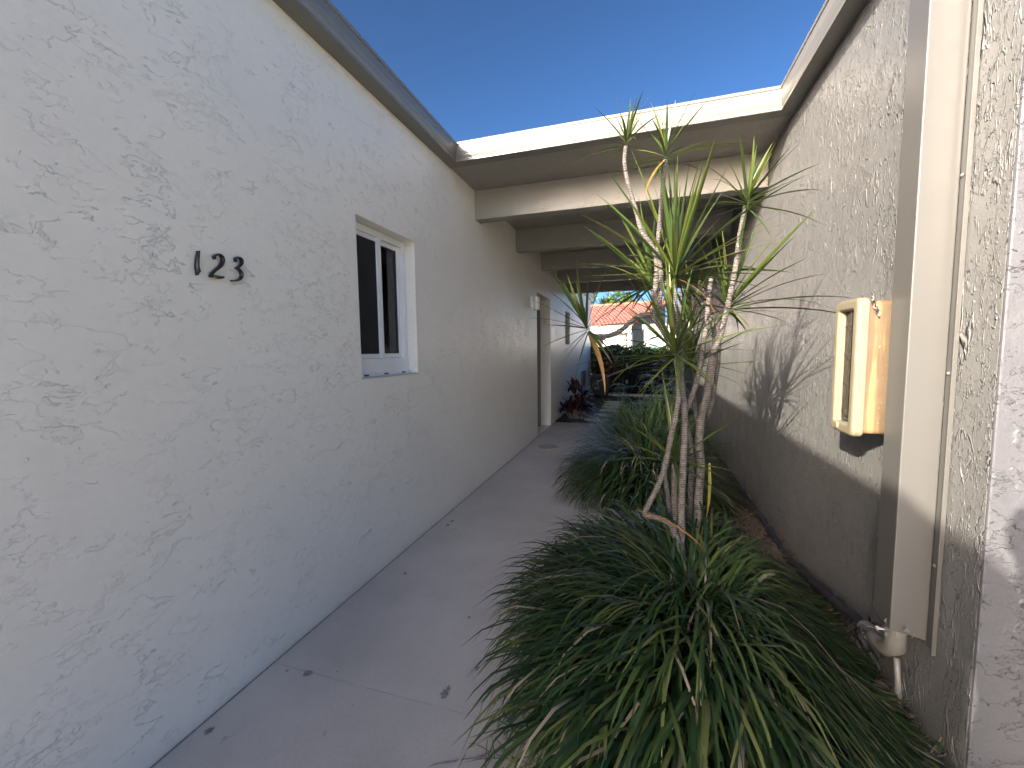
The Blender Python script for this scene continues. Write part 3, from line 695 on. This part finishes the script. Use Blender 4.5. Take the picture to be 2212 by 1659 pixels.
s, c, a = stem([(1416, 680), (1423, 662), (1427, 625), (1428, 590), (1421, 535), (1426, 475), (1430, 425), (1434, 375), (1437, 345)], 2.27, 2.10, .013, .009)
rosette(s, c, 17, .235, a, -20, 2, 0, .85, extra=((10, 18, .36, 0), (230, -40, .26, 1), (175, 0, .26, 0)))
s, c, a = stem([(1424, 700), (1412, 684), (1399, 680), (1382, 683), (1364, 694), (1345, 711), (1325, 722), (1300, 729), (1284, 726), (1272, 718)], 2.32, 2.05, .015, .011)
rosette(s, c, 26, .30, (-.35, -.1, .85), -55, 7, 0, 1.1, extra=((310, -48, .33, 1),))
s, c, a = stem([(1415, 672), (1413, 650), (1408, 622)], 2.36, 2.55, .012, .010)
rosette(s, c, 34, .44, (-.1, 0, 1), -25, 5, 1, 1.0)
s, c, a = stem([(1503, 1140), (1508, 1090), (1510, 1056), (1514, 1004), (1510, 955), (1514, 907), (1517, 893), (1526, 858), (1532, 813), (1541, 761), (1549, 740), (1556, 722), (1566, 682), (1572, 662), (1582, 615), (1591, 565), (1597, 515), (1604, 475), (1610, 446)], 2.60, 2.20, .026, .010)
rosette(s, c, 26, .25, a, -25, 3, 0, .95, extra=((20, 22, .38, 0), (-20, -15, .34, 0)))
s, c, a = stem([(1549, 745), (1556, 715), (1563, 690), (1569, 671)], 2.46, 2.36, .013, .011)
rosette(s, c, 32, .44, (.15, 0, 1), -22, 6, 0, 1.0, extra=((-8, 3, .60, 0), (5, 14, .60, 0), (12, 30, .52, 0)))
s, c, a = stem([(1526, 850), (1534, 800), (1542, 762), (1542, 715), (1534, 682), (1522, 645), (1516, 606)], 2.58, 2.50, .015, .012)
s, c, a = stem([(1478, 892), (1489, 872), (1503, 830), (1514, 778), (1520, 735), (1526, 698), (1531, 642), (1537, 598)], 2.36, 2.30, .015, .011)
s, c, a = stem([(1470, 790), (1466, 730), (1452, 682), (1446, 645), (1438, 606)], 2.40, 2.48, .012, .010)
s, c, a = stem([(1508, 930), (1502, 885), (1499, 838), (1493, 798)], 2.62, 2.55, .013, .011)
rosette(s, c, 38, .40, a, -30, 9, 0, 1.0)
s, c, a = stem([(1499, 835), (1500, 780), (1495, 716)], 2.70, 2.75, .011, .010)
rosette(s, c, 26, .42, a, -35, 11, 2, 1.0)
s, c, a = stem([(1461, 1140), (1457, 1090), (1456.5, 1056), (1456.5, 1000)], 2.50, 2.40, .018, .015)
rosette(s, c, 13, .42, a, 0, 12, 0, 1.15, extra=((-5, 3, .42, 0), (8, 14, .40, 0), (15, 28, .42, 0), (165, 22, .40, 0), (-25, -20, .38, 0)))
s, c, a = stem([(1448, 1110), (1441, 1060), (1434, 1010), (1437, 1000)], 2.75, 2.7, .016, .014)
s, c, a = stem([(1492, 1125), (1492, 1060), (1494, 1000), (1490, 950), (1481, 900), (1479, 860)], 2.75, 2.6, .018, .014)
s, c, a = stem([(1530, 900), (1541, 850), (1549, 800), (1553, 760), (1552, 715)], 2.66, 2.56, .014, .010)
# fallen yellow leaves caught in the clump
for (x, y, Y, az, elv, L) in ((1372, 1102, 2.12, -12, -6, .36), (1532, 1000, 2.5, -80, -78, .34)):
    o = bpy.data.objects.new('leaf', LY[0]); col.objects.link(o); o.parent = TR; o.location = at(x, y, Y)-TR.location
    o.rotation_euler = (0, -R(elv), R(az)); o.scale = (L, .3, L)

# ------------------------------------------------------------------ grass-like clumps
def blade(p, az, L, e0, bend, wd, hue, dry, n=7, zmin=0.015, sway=0.0):
    vs = []; cs = []; a = e0; q = Vector(p); h = az; st = L/n
    for i in range(n+1):
        t = i/n; ww = wd*(0.75+.5*t if t < .4 else (0.95 if t < .7 else .95*(1-((t-.7)/.3)**1.7)))*.5+.0004
        side = Vector((-math.sin(h), math.cos(h), 0)); e = 1.0 if t > dry else 0.0
        vs += [q+side*ww, q-side*ww]; cs += [(hue, e, 0)]*2
        a -= bend/n*(0.35+1.3*t); h += sway/n
        dz = math.sin(a)*st
        q = q+Vector((math.cos(h)*math.cos(a)*st, math.sin(h)*math.cos(a)*st, dz))
        if q.z < zmin: q.z = zmin+random.random()*.004; a = max(a, -.15)
    fs = [(2*i, 2*i+1, 2*i+3, 2*i+2) for i in range(n)]
    return vs, fs, cs
def clump(cx, cy, sx, sy, n, Lr, wd, label, cat, mat='blade', singles=0, seed=1, wallx=XR-.03, e0r=(66, 88), bendr=(95, 150), name='grass_clump', group=None, dryp=.05, zb=0.01, press=0.0, rise=0.0):
    r_ = random.Random(seed); T = empty(name, (cx, cy, 0), label, cat, group); B = []
    for i in range(n):
        u_ = math.sqrt(r_.random()); th = r_.uniform(0, 2*math.pi)
        ox, oy = sx*u_*math.cos(th), sy*u_*math.sin(th)
        az = math.atan2(oy/sy+r_.gauss(0, .33), ox/sx+r_.gauss(0, .33)+press)
        L = r_.uniform(*Lr)*(1-.12*u_); e0 = R(r_.uniform(*e0r) - 20*u_); bend = R(r_.uniform(*bendr))
        p = (cx+ox, cy+oy, zb+rise*(1-u_*u_))
        dry = r_.uniform(.55, .97) if r_.random() < dryp else 2
        hue = r_.random()*.97
        if r_.random() < .02: dry = 0
        vs, fs, cs = blade(p, az, L, e0, bend, wd*r_.uniform(.7, 1.15), hue, dry, sway=r_.uniform(-.5, .5))
        # keep the blades on this side of the wall
        def tame(v):
            if v.x > .50:
                q_ = min(1, (v.x-.50)/.5); t_ = min(1, max(0, (v.y-2.3)/.9))
                v = Vector((min(v.x, .50+(v.x-.50)*(.82+.16*t_)), v.y, max(.016, v.z*(1-(.62-.17*t_)*q_))))
            if v.x > wallx: v.x = wallx-.012*abs(math.sin(v.z*9+i))
            return v
        vs = [tame(v) for v in vs]
        near = min((v-CAM).length for v in vs[8:])
        B.append((near+r_.uniform(0, .35), vs, fs, cs))
    B.sort(key=lambda b: b[0])
    for k, (_, vs, fs, cs) in enumerate(B[:singles]):
        me = bpy.data.meshes.new('blade'); o0 = Vector((cx, cy, 0))
        me.from_pydata([tuple(v-o0) for v in vs], [], fs)
        ca_ = me.color_attributes.new('tint', 'FLOAT_COLOR', 'POINT')
        for i, c in enumerate(cs): ca_.data[i].color = (*c, 1)
        me.polygons.foreach_set('use_smooth', [True]*len(me.polygons)); me.materials.append(M[mat])
        o = bpy.data.objects.new('blade', me); col.objects.link(o); o.parent = T
    mb = MB()
    for (_, vs, fs, cs) in B[singles:]: mb.add(vs, fs, cs)
    o = MBfast(mb, 'blades', mat, T, Vector((cx, cy, 0))); o['kind'] = 'stuff'
    return T
def MBfast(mb, name, mat, parent, o0):
    me = bpy.data.meshes.new(name); me.from_pydata([tuple(Vector(v)-o0) for v in mb.v], [], mb.f)
    ca_ = me.color_attributes.new('tint', 'FLOAT_COLOR', 'POINT')
    flat = []
    for c in mb.c: flat += [c[0], c[1], c[2], 1.0]
    ca_.data.foreach_set('color', flat)
    me.polygons.foreach_set('use_smooth', [True]*len(me.polygons)); me.materials.append(M[mat])
    o = bpy.data.objects.new(name, me); col.objects.link(o); o.parent = parent
    return o
clump(.25, 2.05, .44, .72, 4200, (.60, .92), .0130, 'big dark clump of strappy grass in front, around the foot of the dragon tree', 'grass clump', singles=290, seed=1, rise=.10, press=-.05)
clump(.05, 4.45, .42, .60, 2300, (.60, .90), .012, 'second strappy grass clump, behind the dragon tree stems', 'grass clump', seed=2, rise=.14, press=-.1)
clump(.10, 5.95, .50, .85, 1300, (.60, 1.05), .014, 'paler upright grass clump third along the bed', 'grass clump', 'blade_pale', seed=3, e0r=(55, 88), bendr=(30, 90), rise=.12)
# dry thatch along the wall foot
r_ = random.Random(4); mb = MB()
for k in range(4200):
    y = r_.uniform(.9, 3.4) if k < 2600 else r_.uniform(2.2, 6.5); x = XR-.02-abs(r_.gauss(0, .22)); 
    vs, fs, cs = blade((x, y, r_.uniform(.012, .06)), r_.uniform(0, 6.28), r_.uniform(.08, .3), R(r_.uniform(-5, 25)), R(r_.uniform(5, 70)), .005, r_.random()*.5, 2, n=4)
    mb.add([(min(v.x, XR-.004), v.y, v.z) for v in vs], fs, cs)
for k in range(1500):
    y = r_.uniform(.65, 7.5); x = r_.uniform(-.36, 1.0) if k > 260 else -.30-abs(r_.gauss(0, .10))
    if k <= 260: y = r_.uniform(1.0, 2.6)
    vs, fs, cs = blade((x, y, r_.uniform(.012, .04)), r_.uniform(0, 6.28), r_.uniform(.05, .2), R(r_.uniform(-5, 15)), R(r_.uniform(5, 50)), .004, r_.random()*.5, 2, n=3)
    mb.add([(min(v.x, XR-.004), v.y, v.z) for v in vs], fs, cs)
o = MBfast(mb, 'dry_thatch', 'straw', None, Vector((0, 0, 0))); tag(o, 'dry straw and dead blades lying on the bed at the wall foot', 'thatch', kind='stuff')

# ------------------------------------------------------------------ plants further back
def leafcloud(name, mat, c, s, n, ls, label, cat, parent=None, seed=1, fn=None, aspect=.55, stuff=True):
    r_ = random.Random(seed); mb = MB()
    for i in range(n):
        while True:
            u_ = Vector((r_.uniform(-1, 1), r_.uniform(-1, 1), r_.uniform(-1, 1)))
            if fn is None and u_.length > 1: continue
            if fn and not fn(u_, r_): continue
            break
        p = Vector((c[0]+u_.x*s[0], c[1]+u_.y*s[1], c[2]+u_.z*s[2]))
        d = Vector((r_.gauss(0, 1), r_.gauss(0, 1), r_.gauss(.3, .8))).normalized(); e = d.orthogonal().normalized()
        e = (Matrix.Rotation(r_.uniform(0, 6.28), 3, d) @ e); l_ = ls*r_.uniform(.6, 1.3); h = r_.random()*.6
        nn = d.cross(e)*l_*.12
        mb.add([p, p+d*l_*.5+e*l_*aspect*.5+nn, p+d*l_, p+d*l_*.5-e*l_*aspect*.5+nn], [(0, 1, 2, 3)], [(h, 0, 0)]*4)
    o = MBfast(mb, name, mat, parent, Vector((0, 0, 0)) if parent is None else wloc(parent))
    return o
# lady palms / philodendron group on the right, before the gate
def fan_plant(x, y, h, n, mat, label, seed, spread=.45, fingers=9, fl=.28, name='palm', cat='palm'):
    T = empty(name, (x, y, 0), label, cat); r_ = random.Random(seed)
    for i in range(n):
        az = i*2.4+r_.uniform(-.3, .3); hh = h*r_.uniform(.45, 1.0); q = Vector((x+math.cos(az)*spread*r_.uniform(.3, 1), y+math.sin(az)*spread*r_.uniform(.3, 1), hh))
        st = MB().tube([(x+math.cos(az)*.05, y+math.sin(az)*.05, 0), (x+math.cos(az)*.1, y+math.sin(az)*.1, hh*.6), q], .006, 6).obj('stalk', 'dark_leaf', T)
        mb = MB()
        for k in range(fingers):
            a2 = az+(k/(fingers-1)-.5)*R(230); L = fl*r_.uniform(.75, 1.1)
            vs, fs, cs = blade(tuple(q), a2, L, R(25), R(r_.uniform(55, 110)), .028, r_.random()*.5, 2, n=4, zmin=.02)
            mb.add(vs, fs, cs)
        mb.v = [tuple(Vector(v)) for v in mb.v]
        o = MBfast(mb, 'frond', mat, T, Vector((x, y, 0)))
    return T
fan_plant(.30, 6.9, 1.05, 16, 'blade_pale', 'light green fan palm behind the pale grass clump', 1)
fan_plant(-.05, 8.2, .85, 14, 'dark_leaf', 'dark green broad-leaved plant beside the stepping stones', 2, .5, 7, .3, 'leafy_plant', 'plant')
fan_plant(.55, 8.4, 1.25, 16, 'dark_leaf', 'taller dark green fan palm against the right wall', 3, .45)
# red cordyline by the doorway
RC = empty('red_plant', (-1.33, 8.95, 0), 'dark red leafy plant at the corner just past the side doorway', 'plant')
r_ = random.Random(6)
for i in range(26):
    az = i*2.4; rr = .30*math.sqrt((i+.5)/26); hh = (.72 if i < 12 else .34)*r_.uniform(.55, 1.0)
    q = Vector((-1.30+math.cos(az)*rr, 8.95+math.sin(az)*rr, hh))
    MB().tube([(-1.32+math.cos(az)*rr*.5, 8.95+math.sin(az)*rr*.5, 0), (q.x, q.y, q.z)], .006, 5).obj('stalk', 'lid', RC)
    mb = MB()
    for k in range(15):
        vs, fs, cs = blade(tuple(q), r_.uniform(0, 6.28), r_.uniform(.14, .27), R(r_.uniform(-20, 70)), R(r_.uniform(20, 90)), .065, r_.random()*.98, 2, n=4, zmin=.02)
        vs = [Vector((max(v.x, XL+.02), v.y, v.z)) for v in vs]
        mb.add(vs, fs, cs)
    MBfast(mb, 'leaf_tuft', 'red_leaf', RC, Vector((-1.33, 8.95, 0)))
# hedge behind the gate
HG = empty('hedge', (-0.1, 15.2, 0), 'dark leafy hedge in shade behind the gate', 'hedge')
leafcloud('foliage', 'dark_leaf', (0.0, 15.3, .85), (1.95, .45, .80), 9000, .12, '', '', HG, 3, fn=lambda u_, r_: u_.z < 1-.16*abs(math.sin(u_.x*7))-.25*max(0, u_.x)*.8 and (abs(u_.y) > .5 or u_.z > .6 or r_.random() < .3), aspect=.7)['kind'] = 'stuff'
for k in range(6): MB().tube([(-1.5+k*.6, 15.3, 0), (-1.45+k*.6, 15.3, 1.3)], .03, 6).obj('trunk', 'lid', HG)
MB().box(-1.7, 1.8, 15.25, 15.35, 0, 1.35).obj('inner_slab', 'rubber', HG)  # one plain dark slab inside the leaves
CP = empty('croton_plant', (-1.1, 14.3, 0), 'small reddish shrub standing before the dark hedge, beside the wall corner', 'shrub')
leafcloud('foliage', 'red_leaf', (-1.1, 14.3, .95), (.35, .3, .5), 330, .16, '', '', CP, 5)['kind'] = 'stuff'
MB().tube([(-1.1, 14.3, 0), (-1.1, 14.3, .8)], .02, 6).obj('stem', 'lid', CP)
# dark gate with vertical boards
M['gate'] = simple('dark_gate', (0.010, 0.010, 0.013), 0.9, 0.2, spec=0.1)
M['navy'] = simple('navy_plastic', (0.016, 0.022, 0.042), 0.4, 0.15)
M['notice'] = simple('pale_notice', (0.2, 0.2, 0.2), 0.5)
GT = empty('gate', (0.2, 14.0, 0), 'dark gate of vertical boards beside the hedge, with a small notice on its post', 'gate')
MB().box(-.52, -.34, 13.96, 14.10, 0, 1.15).obj('post', 'gate', GT)
for k in range(7): MB().box(-.30+k*.17, -.30+k*.17+.155, 14.0, 14.03, .06, 1.10).obj('board', 'gate', GT, bevel=0.004)
MB().box(-.34, .92, 14.031, 14.07, .9, .98).obj('rail', 'gate', GT); MB().box(-.34, .92, 14.031, 14.07, .2, .28).obj('rail', 'gate', GT)
MB().box(-.46, -.39, 13.94, 13.958, .86, 1.02).obj('notice', 'notice', GT); MB().box(-.46, -.39, 13.94, 13.958, .38, .5).obj('notice', 'notice', GT)
MB().box(XL, 1.04, 13.55, 13.65, -.02, .07).obj('kerb', 'ring', None); bpy.data.objects['kerb']['kind'] = 'structure'
# bin
BN = empty('wheelie_bin', (-1.15, 13.2, 0), 'dark navy wheeled bin with pale stickers at the end of the stepping stones', 'bin')
loft([[(x, y, z) for x, y in ((-1.45+i_, 13.0+i_), (-.92-i_, 13.0+i_), (-.92-i_, 13.5-i_), (-1.45+i_, 13.5-i_))] for z, i_ in ((.06, .05), (.66, 0.0))]).obj('body', 'navy', BN, bevel=.01)
MB().box(-1.47, -.90, 12.97, 13.53, .662, .71).obj('lid', 'navy', BN, bevel=.01)
for (dx, dz, w_, h) in ((.10, .50, .07, .05), (.10, .40, .05, .05), (.03, .26, .08, .07), (.14, .26, .03, .07), (.12, .33, .04, .03)):
    MB().box(-1.44+dx+.05, -1.44+dx+.05+w_, 12.995-.0, 13.0, dz, dz+h).obj('sticker', 'notice', BN)
for x in (-1.36, -1.0): MB().lathe([(.07, -.02), (.07, .02)], (x, 13.45, .07), 'X', 14).obj('wheel', 'rubber', BN)

# ------------------------------------------------------------------ house beyond with red tile roof
M['tile'] = simple('red_clay_tile', (0.17, 0.055, 0.042), 0.7, 0.35, 3, 0.01, 9)
M['ridge'] = simple('orange_ridge_tile', (0.26, 0.085, 0.05), 0.7, 0.2, 4)
M['white_stucco'] = simple('white_stucco', (0.72, 0.71, 0.69), 0.7, 0.05, 2, 0.003, 30)
M['tan'] = simple('tan_stucco', (0.25, 0.21, 0.165), 0.8, 0.08, 3)
M['vinyl'] = simple('white_panel', (0.78, 0.79, 0.80), 0.5, 0.03)
FH = empty('house', (1, 26, 0), 'distant white house with a red clay tile roof, seen beyond the breezeway', 'house')
e1 = at(1362, 702, 24); e0_ = e1 + Vector((-7.5, 1.9, 0)); r1 = at(1446, 652, 31); r0_ = r1 + Vector((-9, 2.3, 0)); r0_.z = r1.z = (r1.z); e0_.z = e1.z
U = (e0_-e1); V = (r1-e1)
def roof_pt(s_, t, up=0): return e1 + U*s_ + V*t + (r0_-r1-U)*s_*t + Vector((0, 0, up))
nc = 34; nr = 16; mb = MB()
for j in range(nr):
    for i in range(nc):
        s0, s1 = i/nc, (i+1)/nc; t0, t1 = j/nr-.015, (j+1)/nr; vs = []
        for k in range(5):
            sk = s0+(s1-s0)*k/4; hgt = .075*math.sin(math.pi*k/4)
            vs += [roof_pt(sk, t0, hgt+.05), roof_pt(sk, t1, hgt*.8)]
        mb.add(vs, [(2*k, 2*k+2, 2*k+3, 2*k+1) for k in range(4)]+[(0, 2, 4, 6, 8)])
o = mb.obj('roof_tiles', 'tile', FH); o['kind'] = 'stuff'
for i in range(22):
    a_, b_ = r1+(r0_-r1)*(i/22), r1+(r0_-r1)*((i+1.1)/22); MB().tube([a_+Vector((0, 0, .03)), b_+Vector((0, 0, .05))], .14, 8).obj('ridge_tile', 'ridge', FH)
for i in range(14):
    a_, b_ = e1+V*(i/14), e1+V*((i+1.1)/14); MB().tube([a_+Vector((.05, 0, .06)), b_+Vector((.05, 0, .03))], .11, 8).obj('verge_tile', 'tile', FH)
un = U.normalized(); vn = Vector((-un.y, un.x, 0)); vn = vn if vn.y < 0 else -vn
def slab(p, q, depth, z0, z1, name, mat, off=0):
    n_ = vn*-depth; P = [p+vn*off, q+vn*off, q+n_+vn*off, p+n_+vn*off]
    return MB().add([(v.x, v.y, z) for z in (z0, z1) for v in P], [(0, 1, 2, 3), (4, 5, 6, 7), (0, 1, 5, 4), (1, 2, 6, 5), (2, 3, 7, 6), (3, 0, 4, 7)]).obj(name, mat, FH)
slab(e1+un*-.05, e0_, .06, e1.z-.42, e1.z-.01, 'fascia', 'white_stucco', .06)
slab(e1+un*.05-vn*.5, e1+un*1.6-vn*.5, .2, 0, e1.z-.40, 'wall', 'white_stucco')
slab(e1+un*1.6-vn*1.4, e0_-vn*1.4, .2, 0, e1.z-.40, 'wall', 'tan')
slab(e1+un*.02-vn*.1, e1+un*.02+un*.14-vn*.1, .14, 0, e1.z-.40, 'post', 'vinyl')
for k in range(6): slab(e1+un*(.12+k*.27)-vn*.44, e1+un*(.12+k*.27+.24)-vn*.44, .03, 0, e1.z-.45, 'panel', 'vinyl')
# gable wall under the verge, running back
gw = [e1+un*.25, r1+un*.25]
MB().add([(gw[0].x, gw[0].y+.3, 0), (gw[1].x, gw[1].y, 0), (gw[1].x, gw[1].y, gw[1].z-.12), (gw[0].x, gw[0].y+.3, gw[0].z-.05),
          (gw[0].x-.2, gw[0].y+.3, 0), (gw[1].x-.2, gw[1].y, 0), (gw[1].x-.2, gw[1].y, gw[1].z-.12), (gw[0].x-.2, gw[0].y+.3, gw[0].z-.05)],
         [(0, 1, 2, 3), (4, 7, 6, 5), (0, 3, 7, 4), (1, 5, 6, 2), (3, 2, 6, 7)]).obj('gable_wall', 'tan', FH)
# neighbouring white wall and parapet to the right
NW = empty('house', (3, 21, 0), 'white flat-roofed annex right of the tiled roof, mostly hidden by the dragon tree', 'house')
MB().box(.15, 5.5, 20.5, 23.5, 0, 2.45).obj('wall', 'white_stucco', NW, bevel=.01)
MB().box(.05, 5.6, 20.4, 23.6, 2.452, 2.62).obj('coping', 'vinyl', NW, bevel=.01)
wn = MB().box(.35, .8, 20.46, 20.498, 1.2, 2.1).obj('window', 'sill', NW)
MB().box(.40, .75, 20.44, 20.458, 1.25, 2.05).obj('pane', 'glass', wn)
# trees beyond
def tree(name, x, y, z, rx, rz, n, ls, label, seed, mat='palm_leaf', spiky=False):
    T = empty(name, (x, y, 0), label, 'tree'); r_ = random.Random(seed)
    MB().tube([(x, y, 0), (x+.1, y, z*.5), (x, y, z)], [.22, .16, .10], 8).obj('trunk', 'bark', T)
    if spiky:
        mb = MB()
        for i in range(n):
            while True:
                u_ = Vector((r_.uniform(-1, 1), r_.uniform(-1, 1), r_.uniform(-.7, 1)))
                if .35 < u_.length < 1: break
            c = Vector((x+u_.x*rx, y+u_.y*rx, z+u_.z*rz)); 
            for k in range(16):
                vs, fs, cs = blade(tuple(c), r_.uniform(0, 6.28), ls*r_.uniform(.6, 1.1), R(r_.uniform(0, 85)), R(r_.uniform(30, 90)), .07, r_.random()*.6, 2, n=3)
                mb.add(vs, fs, cs)
        for i in range(8):
            a = i*.785; MB().tube([(x, y, z*.75), (x+math.cos(a)*rx*.5, y+math.sin(a)*rx*.5, z)], [.08, .04], 6).obj('limb', 'bark', T)
        o = MBfast(mb, 'crown', mat, T, Vector((x, y, 0)))
    else:
        o = leafcloud('crown', mat, (x, y, z), (rx, rx, rz), n, ls, '', '', T, seed, aspect=.5)
    o['kind'] = 'stuff'
tree('screw_pine', -1.75, 37, 4.9, 1.75, 1.35, 150, .75, 'bushy spiky-leaved tree rising behind the red tile roof', 3, spiky=True)
tree('leafy_tree', -4.4, 35, 5.9, .9, .9, 700, .28, 'small leafy treetop beside the left eave, beyond the breezeway', 5)

# ------------------------------------------------------------------ the photographer (behind the camera, casts the shadow on the end wall)
def person():
    T = empty('person', (0.16, -0.36, 0), 'person standing behind the camera in a dark top, holding up a phone', 'person')
    J = {'pel': (.16, -.38, .98, .145), 'sp': (.16, -.385, 1.15, .13), 'ch': (.16, -.38, 1.36, .15), 'nk': (.16, -.36, 1.53, .055), 'hd0': (.16, -.345, 1.60, .075), 'hd1': (.16, -.335, 1.69, .095), 'hd2': (.16, -.34, 1.76, .07)}
    for s_, n_ in ((-1, 'L'), (1, 'R')):
        J['sh'+n_] = (.16+.18*s_, -.38, 1.46, .065); J['el'+n_] = (.16+.24*s_, -.30, 1.20, .043); J['wr'+n_] = (.075*s_+.01*s_, -.10, 1.40, .028); J['hn'+n_] = (.070*s_, -.065, 1.45, .034)
        J['hp'+n_] = (.16+.09*s_, -.38, .92, .10); J['kn'+n_] = (.16+.11*s_, -.36, .50, .062); J['an'+n_] = (.16+.12*s_, -.40, .09, .042); J['to'+n_] = (.16+.14*s_, -.25, .035, .035)
    E = [('pel', 'sp'), ('sp', 'ch'), ('ch', 'nk'), ('nk', 'hd0'), ('hd0', 'hd1'), ('hd1', 'hd2')]
    for n_ in 'LR': E += [('ch', 'sh'+n_), ('sh'+n_, 'el'+n_), ('el'+n_, 'wr'+n_), ('wr'+n_, 'hn'+n_), ('pel', 'hp'+n_), ('hp'+n_, 'kn'+n_), ('kn'+n_, 'an'+n_), ('an'+n_, 'to'+n_)]
    J = {k: (v[0]+(.09 if k[:2] not in ('wr', 'hn') else 0), v[1]+(.04 if k[:2] not in ('wr', 'hn') else 0), v[2]*(1.055 if k[:2] not in ('wr', 'hn') else 1), v[3]) for k, v in J.items()}
    ks = list(J); me = bpy.data.meshes.new('body'); o0 = Vector((.16, -.36, 0))
    me.from_pydata([tuple(Vector(J[k][:3])-o0) for k in ks], [(ks.index(a), ks.index(b)) for a, b in E], [])
    o = bpy.data.objects.new('body', me); col.objects.link(o); o.parent = T
    md = o.modifiers.new('skin', 'SKIN'); md.use_smooth_shade = True
    for i, k in enumerate(ks):
        sv = me.skin_vertices[0].data[i]; sv.radius = (J[k][3], J[k][3]); sv.use_root = (k == 'pel')
    sb = o.modifiers.new('sub', 'SUBSURF'); sb.levels = 2; sb.render_levels = 2
    me.materials.append(simple('dark_clothes', (0.06, 0.07, 0.10), .8))
    for s_ in (-1, 1):
        for k in range(4):
            z = 1.44+k*.022; MB().tube([(s_*.075, -.07, z-.01), (s_*.085, -.045, z), (s_*.07, -.030, z+.006), (s_*.055, -.034, z+.006)], [.009, .009, .008, .006], 7).obj('finger', simple('skin', (.5, .32, .24), .5) if 'skin' not in bpy.data.materials else bpy.data.materials['skin'], T, smooth=True)
    MB().lathe([(.03, 1.62), (.100, 1.66), (.106, 1.72), (.09, 1.775), (.05, 1.80)], (.25, -.315, .095), n=18).obj('hair', 'lid', T, smooth=True)
    ph = MB().box(-.080, .080, -.030, -.022, 1.455, 1.535).obj('phone', 'rubber', None, bevel=.004)
    tag(ph, 'slim dark phone held up in both hands of the person', 'phone')
person()
